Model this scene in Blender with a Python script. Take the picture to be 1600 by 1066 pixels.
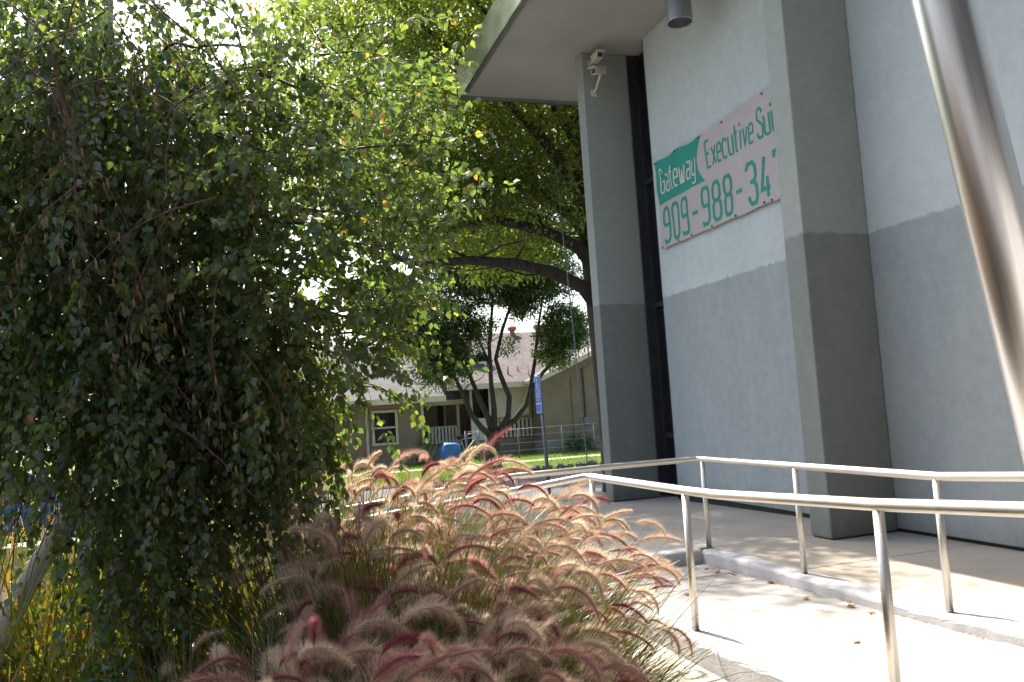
import bpy, math, random
import numpy as np
from mathutils import Vector, Matrix
for o in list(bpy.data.objects): bpy.data.objects.remove(o)
SC = bpy.context.scene
COL = SC.collection
rng = np.random.default_rng(7)
random.seed(7)
RAD = math.radians

# ------------------------------------------------------------ camera, sky, sun, exposure
HEAD, PITCH, ROLL, EYE = RAD(17.6), RAD(4.74), RAD(3.68), 1.5
cF = np.array([math.sin(HEAD)*math.cos(PITCH), math.cos(HEAD)*math.cos(PITCH), math.sin(PITCH)])
_r0 = np.array([math.cos(HEAD), -math.sin(HEAD), 0.0]); _u0 = np.cross(_r0, cF)
cR = _r0*math.cos(ROLL) - _u0*math.sin(ROLL); cU = _u0*math.cos(ROLL) + _r0*math.sin(ROLL)
cam_d = bpy.data.cameras.new('camera'); cam = bpy.data.objects.new('camera', cam_d); COL.objects.link(cam)
M = Matrix(((cR[0], cU[0], -cF[0], 0), (cR[1], cU[1], -cF[1], 0), (cR[2], cU[2], -cF[2], EYE), (0, 0, 0, 1)))
cam.matrix_world = M
cam_d.sensor_width = 36; cam_d.lens = 29.05; cam_d.clip_start = 0.05; cam_d.clip_end = 2000
SC.camera = cam

SUN_EL, SUN_AZ = RAD(54), RAD(-14.5)          # azimuth measured from +Y towards +X
sdir = Vector((math.sin(SUN_AZ)*math.cos(SUN_EL), math.cos(SUN_AZ)*math.cos(SUN_EL), math.sin(SUN_EL)))
W = bpy.data.worlds.new('World'); SC.world = W; W.use_nodes = True
nt = W.node_tree; nt.nodes.clear()
sky = nt.nodes.new('ShaderNodeTexSky'); sky.sky_type = 'NISHITA'; sky.sun_disc = False
sky.sun_elevation = SUN_EL; sky.sun_rotation = SUN_AZ; sky.air_density = 1.0; sky.dust_density = 4.0; sky.ozone_density = 1.0
bg = nt.nodes.new('ShaderNodeBackground'); bg.inputs[1].default_value = 0.15
wo = nt.nodes.new('ShaderNodeOutputWorld')
nt.links.new(sky.outputs[0], bg.inputs[0]); nt.links.new(bg.outputs[0], wo.inputs[0])
sl = bpy.data.lights.new('sun', 'SUN'); sl.energy = 4.6; sl.angle = RAD(0.53); sl.color = (1.0, 0.93, 0.82)
so = bpy.data.objects.new('sun', sl); COL.objects.link(so); so.location = (-6, 25, 40)
so.rotation_euler = sdir.to_track_quat('Z', 'Y').to_euler()
SC.view_settings.view_transform = 'Standard'; SC.view_settings.look = 'None'
SC.view_settings.gamma = 1; SC.view_settings.use_curve_mapping = False
SC.view_settings.exposure = 1.4

def P(px, py, d):
    """a point at depth d along the sight line used when measuring the photograph"""
    return np.array([0, 0, EYE]) + d*(cF + cR*(px-800)/1291.0 - cU*(py-533)/1291.0)

# ------------------------------------------------------------ mesh helpers
def mesh_np(name, V, F, smooth=False, attr=None, uvt=None):
    V = np.asarray(V, dtype=np.float32); F = np.asarray(F, dtype=np.int32)
    me = bpy.data.meshes.new(name)
    n, k = F.shape
    me.vertices.add(len(V)); me.vertices.foreach_set('co', V.ravel())
    me.loops.add(n*k); me.loops.foreach_set('vertex_index', F.ravel())
    me.polygons.add(n); me.polygons.foreach_set('loop_start', np.arange(0, n*k, k, dtype=np.int32))
    if smooth: me.polygons.foreach_set('use_smooth', np.ones(n, dtype=bool))
    if attr is not None:
        for an, av in attr.items():
            a = me.attributes.new(an, 'FLOAT', 'POINT'); a.data.foreach_set('value', np.asarray(av, dtype=np.float32))
    me.update(calc_edges=True)
    return me

def link(name, me, mat=None, parent=None):
    o = bpy.data.objects.new(name, me); COL.objects.link(o)
    if mat is not None and me is not None and not me.materials: me.materials.append(mat)
    if parent is not None: o.parent = parent
    return o

def tag(o, label=None, cat=None, group=None, kind=None):
    if label: o['label'] = label
    if cat: o['category'] = cat
    if group: o['group'] = group
    if kind: o['kind'] = kind
    return o

def empty(name, loc=(0, 0, 0), rz=0.0):
    o = bpy.data.objects.new(name, None); COL.objects.link(o); o.location = loc; o.rotation_euler = (0, 0, rz)
    o.empty_display_size = .2
    return o

def wl(o):
    v = np.zeros(3)
    while o is not None: v += np.array(o.location); o = o.parent
    return v

class MB:
    def __init__(s): s.v = []; s.f = []
    def add(s, vs, fs):
        b = len(s.v); s.v += [tuple(map(float, q)) for q in vs]; s.f += [tuple(b+i for i in q) for q in fs]; return s
    def box(s, x0, x1, y0, y1, z0, z1):
        return s.add([(x0,y0,z0),(x1,y0,z0),(x1,y1,z0),(x0,y1,z0),(x0,y0,z1),(x1,y0,z1),(x1,y1,z1),(x0,y1,z1)],
                     [(0,3,2,1),(4,5,6,7),(0,1,5,4),(1,2,6,5),(2,3,7,6),(3,0,4,7)])
    def hexa(s, lo, hi):
        return s.add(list(lo)+list(hi), [(0,3,2,1),(4,5,6,7),(0,1,5,4),(1,2,6,5),(2,3,7,6),(3,0,4,7)])
    def obox(s, c, ax, ay, az):
        c, ax, ay, az = map(np.array, (c, ax, ay, az))
        lo = [c-ax-ay-az, c+ax-ay-az, c+ax+ay-az, c-ax+ay-az]; hi = [q+2*az for q in lo]
        return s.hexa(lo, hi)
    def tube(s, pts, rad, n=8, cap=True):
        pts = [np.array(p, float) for p in pts]
        if np.isscalar(rad): rad = [rad]*len(pts)
        m = len(pts); b = len(s.v); prev = None
        for i, p in enumerate(pts):
            t = pts[min(i+1, m-1)] - pts[max(i-1, 0)]; t = t/(np.linalg.norm(t)+1e-12)
            if prev is None:
                a = np.array([0, 0, 1.]) if abs(t[2]) < .9 else np.array([1., 0, 0]); u = np.cross(t, a)
            else: u = prev - t*np.dot(prev, t)
            u /= np.linalg.norm(u)+1e-12; prev = u; w = np.cross(t, u)
            for k in range(n):
                an = 2*math.pi*k/n; s.v.append(tuple(p + rad[i]*(math.cos(an)*u + math.sin(an)*w)))
        for i in range(m-1):
            for k in range(n):
                k2 = (k+1) % n; s.f.append((b+i*n+k, b+i*n+k2, b+(i+1)*n+k2, b+(i+1)*n+k))
        if cap:
            s.f.append(tuple(b+k for k in range(n))[::-1]); s.f.append(tuple(b+(m-1)*n+k for k in range(n)))
        return s
    def prism(s, prof, y0, y1):
        """profile in (x, z), extruded along y"""
        n = len(prof); vs = [(x, y0, z) for x, z in prof]+[(x, y1, z) for x, z in prof]
        fs = [tuple(range(n)), tuple(range(2*n-1, n-1, -1))]+[(i, n+i, n+(i+1) % n, (i+1) % n) for i in range(n)]
        return s.add(vs, fs)
    def mesh(s, name, off=(0, 0, 0), smooth=False, bevel=0):
        me = bpy.data.meshes.new(name)
        me.from_pydata([(a-off[0], b-off[1], c-off[2]) for a, b, c in s.v], [], s.f)
        if smooth:
            for p in me.polygons: p.use_smooth = True
        me.update(); return me
    def build(s, name, mat, parent=None, smooth=False, bevel=0, local=False):
        off = (0, 0, 0) if (parent is None or local) else wl(parent)
        o = link(name, s.mesh(name, off, smooth), mat, parent)
        if bevel:
            m = o.modifiers.new('bevel', 'BEVEL'); m.width = bevel; m.segments = 2; m.limit_method = 'ANGLE'
        return o

# ------------------------------------------------------------ materials
MATS = {}
class NT:
    def __init__(s, name):
        s.m = bpy.data.materials.new(name); s.m.use_nodes = True; s.t = s.m.node_tree; s.t.nodes.clear()
        s.out = s.n('ShaderNodeOutputMaterial'); MATS[name] = s.m
    def n(s, ty, **kw):
        q = s.t.nodes.new(ty)
        for k, v in kw.items(): setattr(q, k, v)
        return q
    def l(s, a, b): s.t.links.new(a, b)
    def val(s, sock, v):
        if hasattr(v, 'links'): s.l(v, sock)
        else: sock.default_value = v
    def pos(s): return s.n('ShaderNodeNewGeometry').outputs['Position']
    def obj(s): return s.n('ShaderNodeTexCoord').outputs['Object']
    def noise(s, vec, scale, detail=5, rough=.55, stretch=None):
        if stretch:
            mp = s.n('ShaderNodeMapping'); s.l(vec, mp.inputs[0]); mp.inputs['Scale'].default_value = stretch; vec = mp.outputs[0]
        q = s.n('ShaderNodeTexNoise'); q.inputs['Scale'].default_value = scale; q.inputs['Detail'].default_value = detail
        q.inputs['Roughness'].default_value = rough; s.l(vec, q.inputs['Vector']); return q.outputs[0]
    def ramp(s, fac, stops, interp='LINEAR'):
        q = s.n('ShaderNodeValToRGB'); s.l(fac, q.inputs[0]); cr = q.color_ramp; cr.interpolation = interp
        while len(cr.elements) < len(stops): cr.elements.new(.5)
        for e, (p, c) in zip(cr.elements, stops): e.position = p; e.color = (*c, 1) if len(c) == 3 else c
        return q.outputs[0]
    def mix(s, fac, a, b, mode='MIX'):
        q = s.n('ShaderNodeMix', data_type='RGBA', blend_type=mode)
        s.val(q.inputs[0], fac)
        for sk, v in ((q.inputs[6], a), (q.inputs[7], b)):
            if isinstance(v, tuple): sk.default_value = (*v, 1)
            else: s.l(v, sk)
        return q.outputs[2]
    def math(s, op, a, b=0.0, c=None):
        q = s.n('ShaderNodeMath', operation=op); s.val(q.inputs[0], a); s.val(q.inputs[1], b)
        if c is not None: s.val(q.inputs[2], c)
        return q.outputs[0]
    def bump(s, h, strength=.3, dist=.01):
        q = s.n('ShaderNodeBump'); q.inputs['Strength'].default_value = strength; q.inputs['Distance'].default_value = dist
        s.l(h, q.inputs['Height']); return q.outputs[0]
    def pbr(s, col, rough=.8, metal=0.0, normal=None, spec=.3):
        b = s.n('ShaderNodeBsdfPrincipled')
        if isinstance(col, tuple): b.inputs['Base Color'].default_value = (*col, 1)
        else: s.l(col, b.inputs['Base Color'])
        s.val(b.inputs['Roughness'], rough); s.val(b.inputs['Metallic'], metal)
        b.inputs['Specular IOR Level'].default_value = spec
        if normal is not None: s.l(normal, b.inputs['Normal'])
        s.l(b.outputs[0], s.out.inputs[0]); return b
    def sepz(s, vec, i=2):
        q = s.n('ShaderNodeSeparateXYZ'); s.l(vec, q.inputs[0]); return q.outputs[i]

def simple(name, col, rough=.7, metal=0.0, var=.15, scale=6, bump=.0, bscale=60, spec=.3):
    k = NT(name); p = k.pos()
    n = k.noise(p, scale, 6)
    c = k.ramp(n, [(.3, tuple(max(0, x*(1-var)) for x in col)), (.7, tuple(min(1, x*(1+var)) for x in col))])
    nm = k.bump(k.noise(p, bscale, 4), bump, .01) if bump else None
    k.pbr(c, rough, metal, nm, spec); return k.m

# painted concrete of the facade: a lighter upper coat and a greyer coat rolled on up to about three metres
def wallpaint(name, tint):
    k = NT(name); p = k.pos()
    big = k.noise(p, .9, 6, .6); fine = k.noise(p, 9, 8, .65); streak = k.noise(p, 2.6, 8, .68, (1, 1, .3))
    up = k.ramp(big, [(.3, tuple(x*y for x, y in zip((.475, .515, .505), tint))), (.7, tuple(x*y for x, y in zip((.54, .575, .565), tint)))])
    lo = k.ramp(streak, [(.25, tuple(x*y for x, y in zip((.30, .328, .32), tint))), (.75, tuple(x*y for x, y in zip((.365, .392, .385), tint)))])
    zz = k.math('ADD', k.sepz(p), k.math('MULTIPLY', k.math('SUBTRACT', fine, .5), .09))
    fac = k.math('SMOOTH_MIN', 1.0, k.math('MAXIMUM', 0.0, k.math('MULTIPLY_ADD', zz, 40.0, -40*3.1)), 0.0)
    c = k.mix(fac, lo, up)
    pits = k.n('ShaderNodeTexVoronoi'); pits.inputs['Scale'].default_value = 7; k.l(p, pits.inputs['Vector'])
    pm = k.ramp(pits.outputs['Distance'], [(.03, (.45, .45, .45)), (.07, (1, 1, 1))])
    patchm = k.ramp(k.noise(p, 2.5, 2), [(.52, (1, 1, 1)), (.6, (0, 0, 0))])
    c = k.mix(1.0, c, k.mix(patchm, pm, (1, 1, 1)), 'MULTIPLY')
    c = k.mix(.18, c, k.ramp(fine, [(.3, (.3, .3, .3)), (.7, (.7, .7, .7))]), 'OVERLAY')
    grime = k.ramp(k.math('ADD', k.sepz(p), k.math('MULTIPLY', streak, .5)), [(.2, (.72, .70, .66)), (.55, (1, 1, 1))])
    c = k.mix(1.0, c, grime, 'MULTIPLY')
    k.pbr(c, .85, 0, k.bump(k.noise(p, 45, 6), .25, .004))
    return k.m
M_CONC = wallpaint('painted_concrete', (1, 1, 1)); M_FIN = wallpaint('painted_concrete_darker_tint', (.60, .595, .55))  # fins use the wall colours multiplied by a darker olive tint

k = NT('soffit_stucco'); p = k.pos()
c = k.ramp(k.noise(p, .8, 6), [(.3, (.36, .345, .315)), (.7, (.44, .425, .39))])
k.pbr(c, .9, 0, k.bump(k.noise(p, 60, 4), .15, .003)); M_SOFFIT = k.m

k = NT('polished_fascia_metal'); p = k.pos()
wv = k.noise(p, 1.6, 0, .5, (1, 1, .6))
k.pbr(k.ramp(k.noise(p, 4, 4), [(.3, (.62, .66, .68)), (.7, (.78, .80, .80))]), .26, 1.0, k.bump(wv, .3, .12)); M_FASCIA = k.m

k = NT('brushed_stainless'); p = k.pos()
st = k.noise(p, 30, 5, .6, (3, .25, 3))
k.pbr(k.ramp(st, [(.3, (.60, .56, .51)), (.7, (.72, .68, .62))]), k.math('MULTIPLY_ADD', st, .2, .32), 1.0, k.bump(st, .05, .001)); M_STEEL = k.m

k = NT('brushed_pole_steel'); p = k.obj()
st = k.noise(p, 40, 5, .6, (4, 4, .06))
k.pbr(k.ramp(st, [(.3, (.80, .81, .85)), (.7, (.90, .91, .94))]), k.math('MULTIPLY_ADD', st, .06, .30), 1.0, k.bump(st, .06, .001)); M_POLE = k.m

def concrete(name, a, b, scale=1.2, stain=(.55, .45, .33), samt=.35, rough=.85, bs=40, bst=.2):
    k = NT(name); p = k.pos()
    c = k.ramp(k.noise(p, scale, 8, .6), [(.3, a), (.7, b)])
    sm = k.ramp(k.noise(p, .7, 7, .65), [(.5, (0, 0, 0)), (.72, (samt,)*3)])
    c = k.mix(sm, c, stain)
    sp = k.ramp(k.noise(p, 130, 3, .6), [(.3, (.8, .8, .8)), (.6, (1, 1, 1))])
    c = k.mix(.6, c, sp, 'MULTIPLY')
    k.pbr(c, rough, 0, k.bump(k.noise(p, bs, 8, .65), bst, .006)); return k.m
M_PATIO = concrete('patio_concrete', (.34, .31, .27), (.46, .42, .36), .9, (.42, .33, .22), .5)
M_RAMP = concrete('ramp_concrete', (.29, .28, .265), (.40, .385, .365), 2.2, (.34, .28, .22), .5)
M_KERB = concrete('kerb_stucco', (.40, .40, .41), (.50, .50, .50), 3, (.45, .42, .38), .25, .9, 70, 1.0)
M_PLANTER = concrete('planter_cap_concrete', (.44, .41, .345), (.55, .51, .44), 2, (.5, .42, .3), .3)
M_BEIGE = concrete('beige_wall_stucco', (.40, .34, .26), (.48, .42, .33), 2, (.35, .29, .22), .4)
M_WALK = concrete('sidewalk_concrete', (.42, .40, .37), (.52, .50, .46), 1, (.4, .35, .3), .3)
M_ASPH = concrete('asphalt', (.085, .085, .09), (.13, .13, .135), .5, (.17, .16, .15), .6, .9, 80, .5)
k = NT('soil'); p = k.pos()
k.pbr(k.ramp(k.noise(p, 14, 8, .7), [(.3, (.035, .025, .018)), (.7, (.11, .08, .055))]), .95, 0, k.bump(k.noise(p, 30, 8, .7), 1, .03)); M_SOIL = k.m
k = NT('lawn_turf'); p = k.pos()
k.pbr(k.mix(k.noise(p, 25, 6, .7), k.ramp(k.noise(p, .8, 5), [(.3, (.09, .16, .025)), (.7, (.15, .22, .04))]), (.17, .21, .05)), .9, 0, k.bump(k.noise(p, 90, 5, .7), 1, .04)); M_LAWN = k.m

M_DARK = simple('dark_bronze_frame', (.03, .03, .032), .45, 0, .2, 5, spec=.5)
k = NT('dark_window_glass'); k.pbr((.012, .013, .016), .06, 0, None, .6); M_GLASS = k.m
M_BLACK = simple('black_shadow_gap', (.03, .028, .026), .9)
M_CREAM = simple('cream_camera_plastic', (.62, .56, .46), .5, 0, .06)
M_LENS = simple('black_lens', (.02, .02, .022), .15, 0, .1, spec=.6)
M_LAMP = simple('grey_lamp_metal', (.34, .35, .38), .35, .7, .05)
M_LAMPIN = simple('lamp_reflector', (.5, .48, .45), .3, .8, .05)
M_TEAL = simple('teal_banner_print', (.028, .27, .21), .65, 0, .06, 3)
M_BANNER = simple('banner_vinyl', (.46, .405, .39), .6, 0, .05, 3, .1, 8)
M_WHITEP = simple('white_print', (.60, .56, .53), .6, 0, .04)

# leaves: two-sided, lit through
def leafmat(name, stops, trans=.5, gloss=.07, rough=.38, tboost=(1.25, 1.35, .6)):
    k = NT(name)
    a = k.n('ShaderNodeAttribute'); a.attribute_name = 'rnd'
    c = k.ramp(a.outputs['Fac'], stops)
    d = k.n('ShaderNodeBsdfDiffuse'); k.l(c, d.inputs[0])
    t = k.n('ShaderNodeBsdfTranslucent'); k.l(k.mix(1.0, c, tboost, 'MULTIPLY'), t.inputs[0])
    m1 = k.n('ShaderNodeMixShader'); m1.inputs[0].default_value = trans; k.l(d.outputs[0], m1.inputs[1]); k.l(t.outputs[0], m1.inputs[2])
    g = k.n('ShaderNodeBsdfGlossy'); g.inputs['Roughness'].default_value = rough; g.inputs[0].default_value = (1, 1, 1, 1)
    m2 = k.n('ShaderNodeMixShader'); m2.inputs[0].default_value = gloss; k.l(m1.outputs[0], m2.inputs[1]); k.l(g.outputs[0], m2.inputs[2])
    k.l(m2.outputs[0], k.out.inputs[0]); return k.m
M_BIRCH = leafmat('birch_leaf', [(0, (.05, .095, .028)), (.5, (.078, .13, .036)), (.95, (.13, .18, .045)), (.985, (.24, .24, .05)), (.996, (.30, .20, .05)), (1, (.32, .12, .04))], .60, .06, .42, (2.2, 2.0, 1.1))
M_CAMPHOR = leafmat('camphor_leaf', [(0, (.06, .10, .025)), (.6, (.10, .15, .032)), (.9, (.17, .20, .045)), (1, (.25, .22, .06))], .64, .05, .4, (2.6, 2.4, .8))
M_SMALLTREE = leafmat('street_tree_leaf', [(0, (.04, .085, .018)), (.6, (.07, .125, .025)), (1, (.13, .18, .04))], .42, .06)
M_SHRUB = leafmat('shrub_leaf', [(0, (.035, .08, .018)), (1, (.08, .14, .03))], .4, .06)
M_WEED = leafmat('weed_blade', [(0, (.07, .10, .02)), (.45, (.14, .17, .03)), (.75, (.26, .22, .05)), (.9, (.36, .20, .06)), (1, (.34, .12, .06))], .45, .05)
M_BLADE = leafmat('grass_blade', [(0, (.035, .055, .012)), (.45, (.075, .10, .02)), (.72, (.14, .14, .03)), (.88, (.17, .10, .03)), (1, (.11, .025, .025))], .4, .08, .4)
M_TURFB = leafmat('turf_blade', [(0, (.09, .16, .025)), (1, (.20, .26, .05))], .5, .03)

k = NT('plume_bristle')
a = k.n('ShaderNodeAttribute'); a.attribute_name = 'rnd'
oi = k.n('ShaderNodeObjectInfo')
tip = k.ramp(oi.outputs['Random'], [(.0, (.84, .73, .57)), (.5, (.82, .68, .52)), (.70, (.78, .56, .44)), (.87, (.66, .35, .31)), (1, (.38, .12, .14))])
basec = k.ramp(oi.outputs['Random'], [(.0, (.70, .55, .40)), (.6, (.58, .37, .30)), (1, (.28, .06, .09))])
c = k.mix(a.outputs['Fac'], basec, tip)
d = k.n('ShaderNodeBsdfDiffuse'); k.l(c, d.inputs[0]); t = k.n('ShaderNodeBsdfTranslucent'); k.l(c, t.inputs[0])
m1 = k.n('ShaderNodeMixShader'); m1.inputs[0].default_value = .58; k.l(d.outputs[0], m1.inputs[1]); k.l(t.outputs[0], m1.inputs[2]); k.l(m1.outputs[0], k.out.inputs[0])
M_PLUME = k.m

def bark(name, a, b, marks=None, sc=8, st=(1, 1, .25), bs=.8):
    k = NT(name); p = k.pos()
    n = k.noise(p, sc, 8, .7, st)
    c = k.ramp(n, [(.3, a), (.7, b)])
    if marks:
        mm = k.ramp(k.noise(p, 16, 5, .6, (1, 1, 2.6)), [(.60, (0, 0, 0)), (.66, (1, 1, 1))]); c = k.mix(mm, c, marks)
    k.pbr(c, .9, 0, k.bump(n, bs, .03)); return k.m
M_BBARK = bark('birch_bark', (.48, .42, .34), (.66, .60, .52), (.05, .04, .035), 7, (1, 1, .6), .4)
M_TWIG = simple('birch_twig', (.115, .06, .045), .75, 0, .3, 8)
M_CATKIN = simple('catkin', (.24, .14, .09), .9, 0, .25, 30)
M_BARK = bark('dark_bark', (.022, .018, .014), (.075, .06, .048))
M_STBARK = bark('street_tree_bark', (.03, .025, .02), (.09, .075, .06))

# ------------------------------------------------------------ ground and paving
g = MB().add([(-400, -60, -.3), (400, -60, -.3), (400, 700, -.3), (-400, 700, -.3)], [(0, 1, 2, 3)])
tag(g.build('parking_lot', M_ASPH), kind='structure')
lv = MB().box(-40, 70, 21.45, 90, -.31, -.2); tag(lv.build('lawn', M_LAWN), kind='structure')
tag(MB().box(-40, 70, 21.3, 21.44, -.32, -.21).build('street_kerb', M_ASPH, bevel=.02), kind='structure')
sw = empty('sidewalk', (0, 25.2, -.2)); sw['kind'] = 'structure'
for i in range(-6, 14):
    MB().box(i*1.5+.01, i*1.5+1.49, 25.5, 26.2, -.25, -.197).build('paving_slab', M_WALK, sw)
def zp(y): return 0.0 if y < 7.5 else -(y-7.5)*.016
pt = empty('patio', (5, 6, -.3)); pt['kind'] = 'structure'
def slab(x0, x1, y0, y1, parent, mat, zf, th=.3, j=.006, name='paving_slab', zx=None):
    zx = zx or (lambda x, y: zf(y))
    x0 += j; x1 -= j; y0 += j; y1 -= j
    lo = [(x0, y0, zx(x0, y0)-th), (x1, y0, zx(x1, y0)-th), (x1, y1, zx(x1, y1)-th), (x0, y1, zx(x0, y1)-th)]
    return MB().hexa(lo, [(a, b, c+th) for a, b, c in lo]).build(name, mat, parent, bevel=.006)
ys = [-4, -1.4, 1.2, 3.8, 6.1, 7.5, 10.2, 13.2]
for a, b in zip(ys[:-1], ys[1:]): slab(4.345, 6.75, a, b, pt, M_PATIO, zp)
for a, b in ((7.5, 10.2), (10.2, 13.2)): slab(1.9, 4.345, a, b, pt, M_PATIO, zp)
MB().add([(4.3, -4, -.07), (6.75, -4, -.07), (6.75, 7.5, -.07), (4.3, 7.5, -.07)], [(0, 1, 2, 3)]).build('joint_bed', M_SOIL, pt)

# the ramp: a sloping run beside the patio, a landing near the camera end, a second run turning left
def rise(y): return 0 if y > 4.4 else min((4.4-y)*.05, .16)
def fz(y):  return -.03 + (3.9-y)*.02 if y > 3.9 else -.03+.0*y + rise(y)*.3
rp = empty('ramp', (3.4, 5, -.3)); rp['kind'] = 'structure'
for a, b in ((-2, .9), (.9, 3.9), (3.9, 6.28), (6.28, 6.66), (6.66, 7.26)): slab(2.745, 4.105, a, b, rp, M_RAMP, fz, .25)
lz = lambda x, y: fz(7) - max(0, 2.74-x)*.09
for a, b in ((1.4, 2.745), (0.2, 1.4)): slab(a, b, 6.5, 7.26, rp, M_RAMP, None, .25, zx=lz)

def kerb_profile(x0, x1, zt, zb, r=.035, n=5):
    pr = [(x0, zb), (x1, zb)]
    for i in range(n+1): an = math.pi/2*i/n; pr.append((x1-r+r*math.cos(an), zt-r+r*math.sin(an)))
    for i in range(n+1): an = math.pi/2+math.pi/2*i/n; pr.append((x0+r+r*math.cos(an), zt-r+r*math.sin(an)))
    return pr
def kerb_run(name, x0, x1, y0, y1, zb, ztf, parent, mat, step=.08, wob=.004):
    n = int((y1-y0)/step)+1; ysr = np.linspace(y0, y1, n+1); mb = MB(); k = None
    for y in ysr:
        pr = kerb_profile(x0, x1, ztf(y)+random.uniform(-wob, wob)*.6, zb)
        k = len(pr); mb.v += [(x+random.uniform(-wob, wob)*.5, y, z) for x, z in pr]
    for i in range(n):
        for j in range(k): mb.f.append((i*k+j, (i+1)*k+j, (i+1)*k+(j+1) % k, i*k+(j+1) % k))
    mb.f.append(tuple(range(k))); mb.f.append(tuple(range(n*k+k-1, n*k-1, -1)))
    return mb.build(name, mat, parent, smooth=False)
ko = kerb_run('kerb', 4.10, 4.325, -2, 7.27, -.31, lambda y: .03+rise(y), None, M_KERB); tag(ko, kind='structure')
ko = kerb_run('kerb', 2.525, 2.75, -2, 6.5, -.31, lambda y: .03+rise(y), None, M_KERB); tag(ko, kind='structure')
def cross_kerb(x0, x1, y0, y1, ztf):
    n = 24; mb = MB(); k = None
    for x in np.linspace(x0, x1, n+1):
        pr = kerb_profile(y0, y1, ztf(x)+random.uniform(-.003, .003), -.31); k = len(pr); mb.v += [(x, y, z) for y, z in pr]
    for i in range(n):
        for j in range(k): mb.f.append((i*k+j, i*k+(j+1) % k, (i+1)*k+(j+1) % k, (i+1)*k+j))
    mb.f.append(tuple(range(k))[::-1]); mb.f.append(tuple(range(n*k, n*k+k)))
    o = mb.build('kerb', M_KERB); tag(o, kind='structure')
cross_kerb(.2, 4.10, 7.27, 7.48, lambda x: .03 - max(0, 2.6-x)*.09)
cross_kerb(.2, 2.52, 6.33, 6.51, lambda x: .03 - max(0, 2.6-x)*.09)

# planter beside the ramp
pw = tag(kerb_run('planter_wall', 2.10, 2.515, -1.5, 6.3, -.31, lambda y: -.10, None, M_PLANTER, .3, .001), 'cream concrete planter wall with rounded edge running along the ramp kerb', 'planter wall')
n = 60
X_, Y_ = np.meshgrid(np.linspace(-7, 2.13, n), np.linspace(.8, 6.33, n)); Zs = -.25 + .03*np.sin(X_*5.3)*np.cos(Y_*4.1) + rng.normal(0, .008, X_.shape)
V = np.stack([X_.ravel(), Y_.ravel(), Zs.ravel()], 1); idx = np.arange(n*n).reshape(n, n)
F = np.stack([idx[:-1, :-1].ravel(), idx[:-1, 1:].ravel(), idx[1:, 1:].ravel(), idx[1:, :-1].ravel()], 1)
tag(link('planter_soil', mesh_np('planter_soil', V, F, True), M_SOIL), kind='structure')
lw = tag(MB().box(-3.2, .95, 8.7, 8.95, -.31, .50).build('low_wall', M_BEIGE, bevel=.02), 'low beige stucco wall behind the fountain grass beside the car park', 'wall')
MB().box(-3.22, .97, 8.66, 8.99, .501, .545).build('wall_cap', M_PLANTER, lw, bevel=.01)

# ------------------------------------------------------------ the office building
ZS = 7.38; WX = 6.26
B = tag(empty('office_building', (6.3, 7, 0)), 'grey painted concrete office building with tall fins and wide overhanging roof', 'building')
def panel(y0, y1):
    o = MB().box(WX, WX+.3, y0, y1, .035, ZS-.004).build('wall_panel', M_CONC, B, bevel=.012); return o
panel(7.23, 11.69); panel(-4, 7.22); 
MB().box(WX+.03, WX+.28, -4, 11.68, -.2, .034).build('base_recess', M_BLACK, B)
MB().box(WX+.31, WX+6, -4, 12.3, -.2, ZS-.01).build('core', M_CONC, B)
MB().box(WX+.01, WX+6, 12.335, 12.60, -.2, ZS-.01).build('end_wall', M_CONC, B)
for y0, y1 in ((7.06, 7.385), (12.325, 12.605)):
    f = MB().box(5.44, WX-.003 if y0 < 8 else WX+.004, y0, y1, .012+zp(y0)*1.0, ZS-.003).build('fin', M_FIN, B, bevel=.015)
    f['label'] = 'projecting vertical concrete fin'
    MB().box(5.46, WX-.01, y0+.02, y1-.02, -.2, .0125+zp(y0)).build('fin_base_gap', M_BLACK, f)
wd = MB().box(WX+.22, WX+.30, 11.70, 12.32, -.1, ZS-.01).build('window', M_DARK, B); wd['label'] = 'tall narrow dark window strip in bronze frame'
for z0, z1 in ((.15, .86), (.98, 3.02), (3.12, 5.1), (5.2, ZS-.1)):
    MB().box(WX+.205, WX+.2195, 11.80, 12.26, z0, z1).build('pane', M_GLASS, wd)
for z in (.1, .92, 3.07, 5.15): MB().box(WX+.16, WX+.2195, 11.72, 12.31, z-.04, z+.04).build('mullion', M_DARK, wd)
for y in (11.72, 12.275): MB().box(WX+.15, WX+.2195, y, y+.04, -.05, ZS-.02).build('mullion', M_DARK, wd)
MB().box(WX+.005, WX+.2, 11.70, 11.712, -.05, ZS-.02).build('jamb', M_DARK, wd)
MB().box(WX+.008, WX+.2, 12.305, 12.3235, -.05, ZS-.02).build('jamb', M_DARK, wd)
# roof: soffit, fascia, drip edge
rf = MB().box(3.90, WX+6, -4, 14.5, ZS, ZS+.55).build('roof', M_SOFFIT, B)
MB().box(3.868, 3.898, -4, 14.53, ZS-.05, ZS+.58).build('fascia', M_FASCIA, rf)
MB().box(3.87, WX+6, 14.502, 14.53, ZS-.05, ZS+.58).build('fascia', M_FASCIA, rf)
MB().box(3.90, 3.985, -4, 14.49, ZS-.03, ZS-.001).build('drip_edge', M_LAMP, rf)
MB().box(3.99, WX+6, 14.44, 14.50, ZS-.045, ZS-.001).build('drip_edge', M_LAMP, rf)
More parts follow.
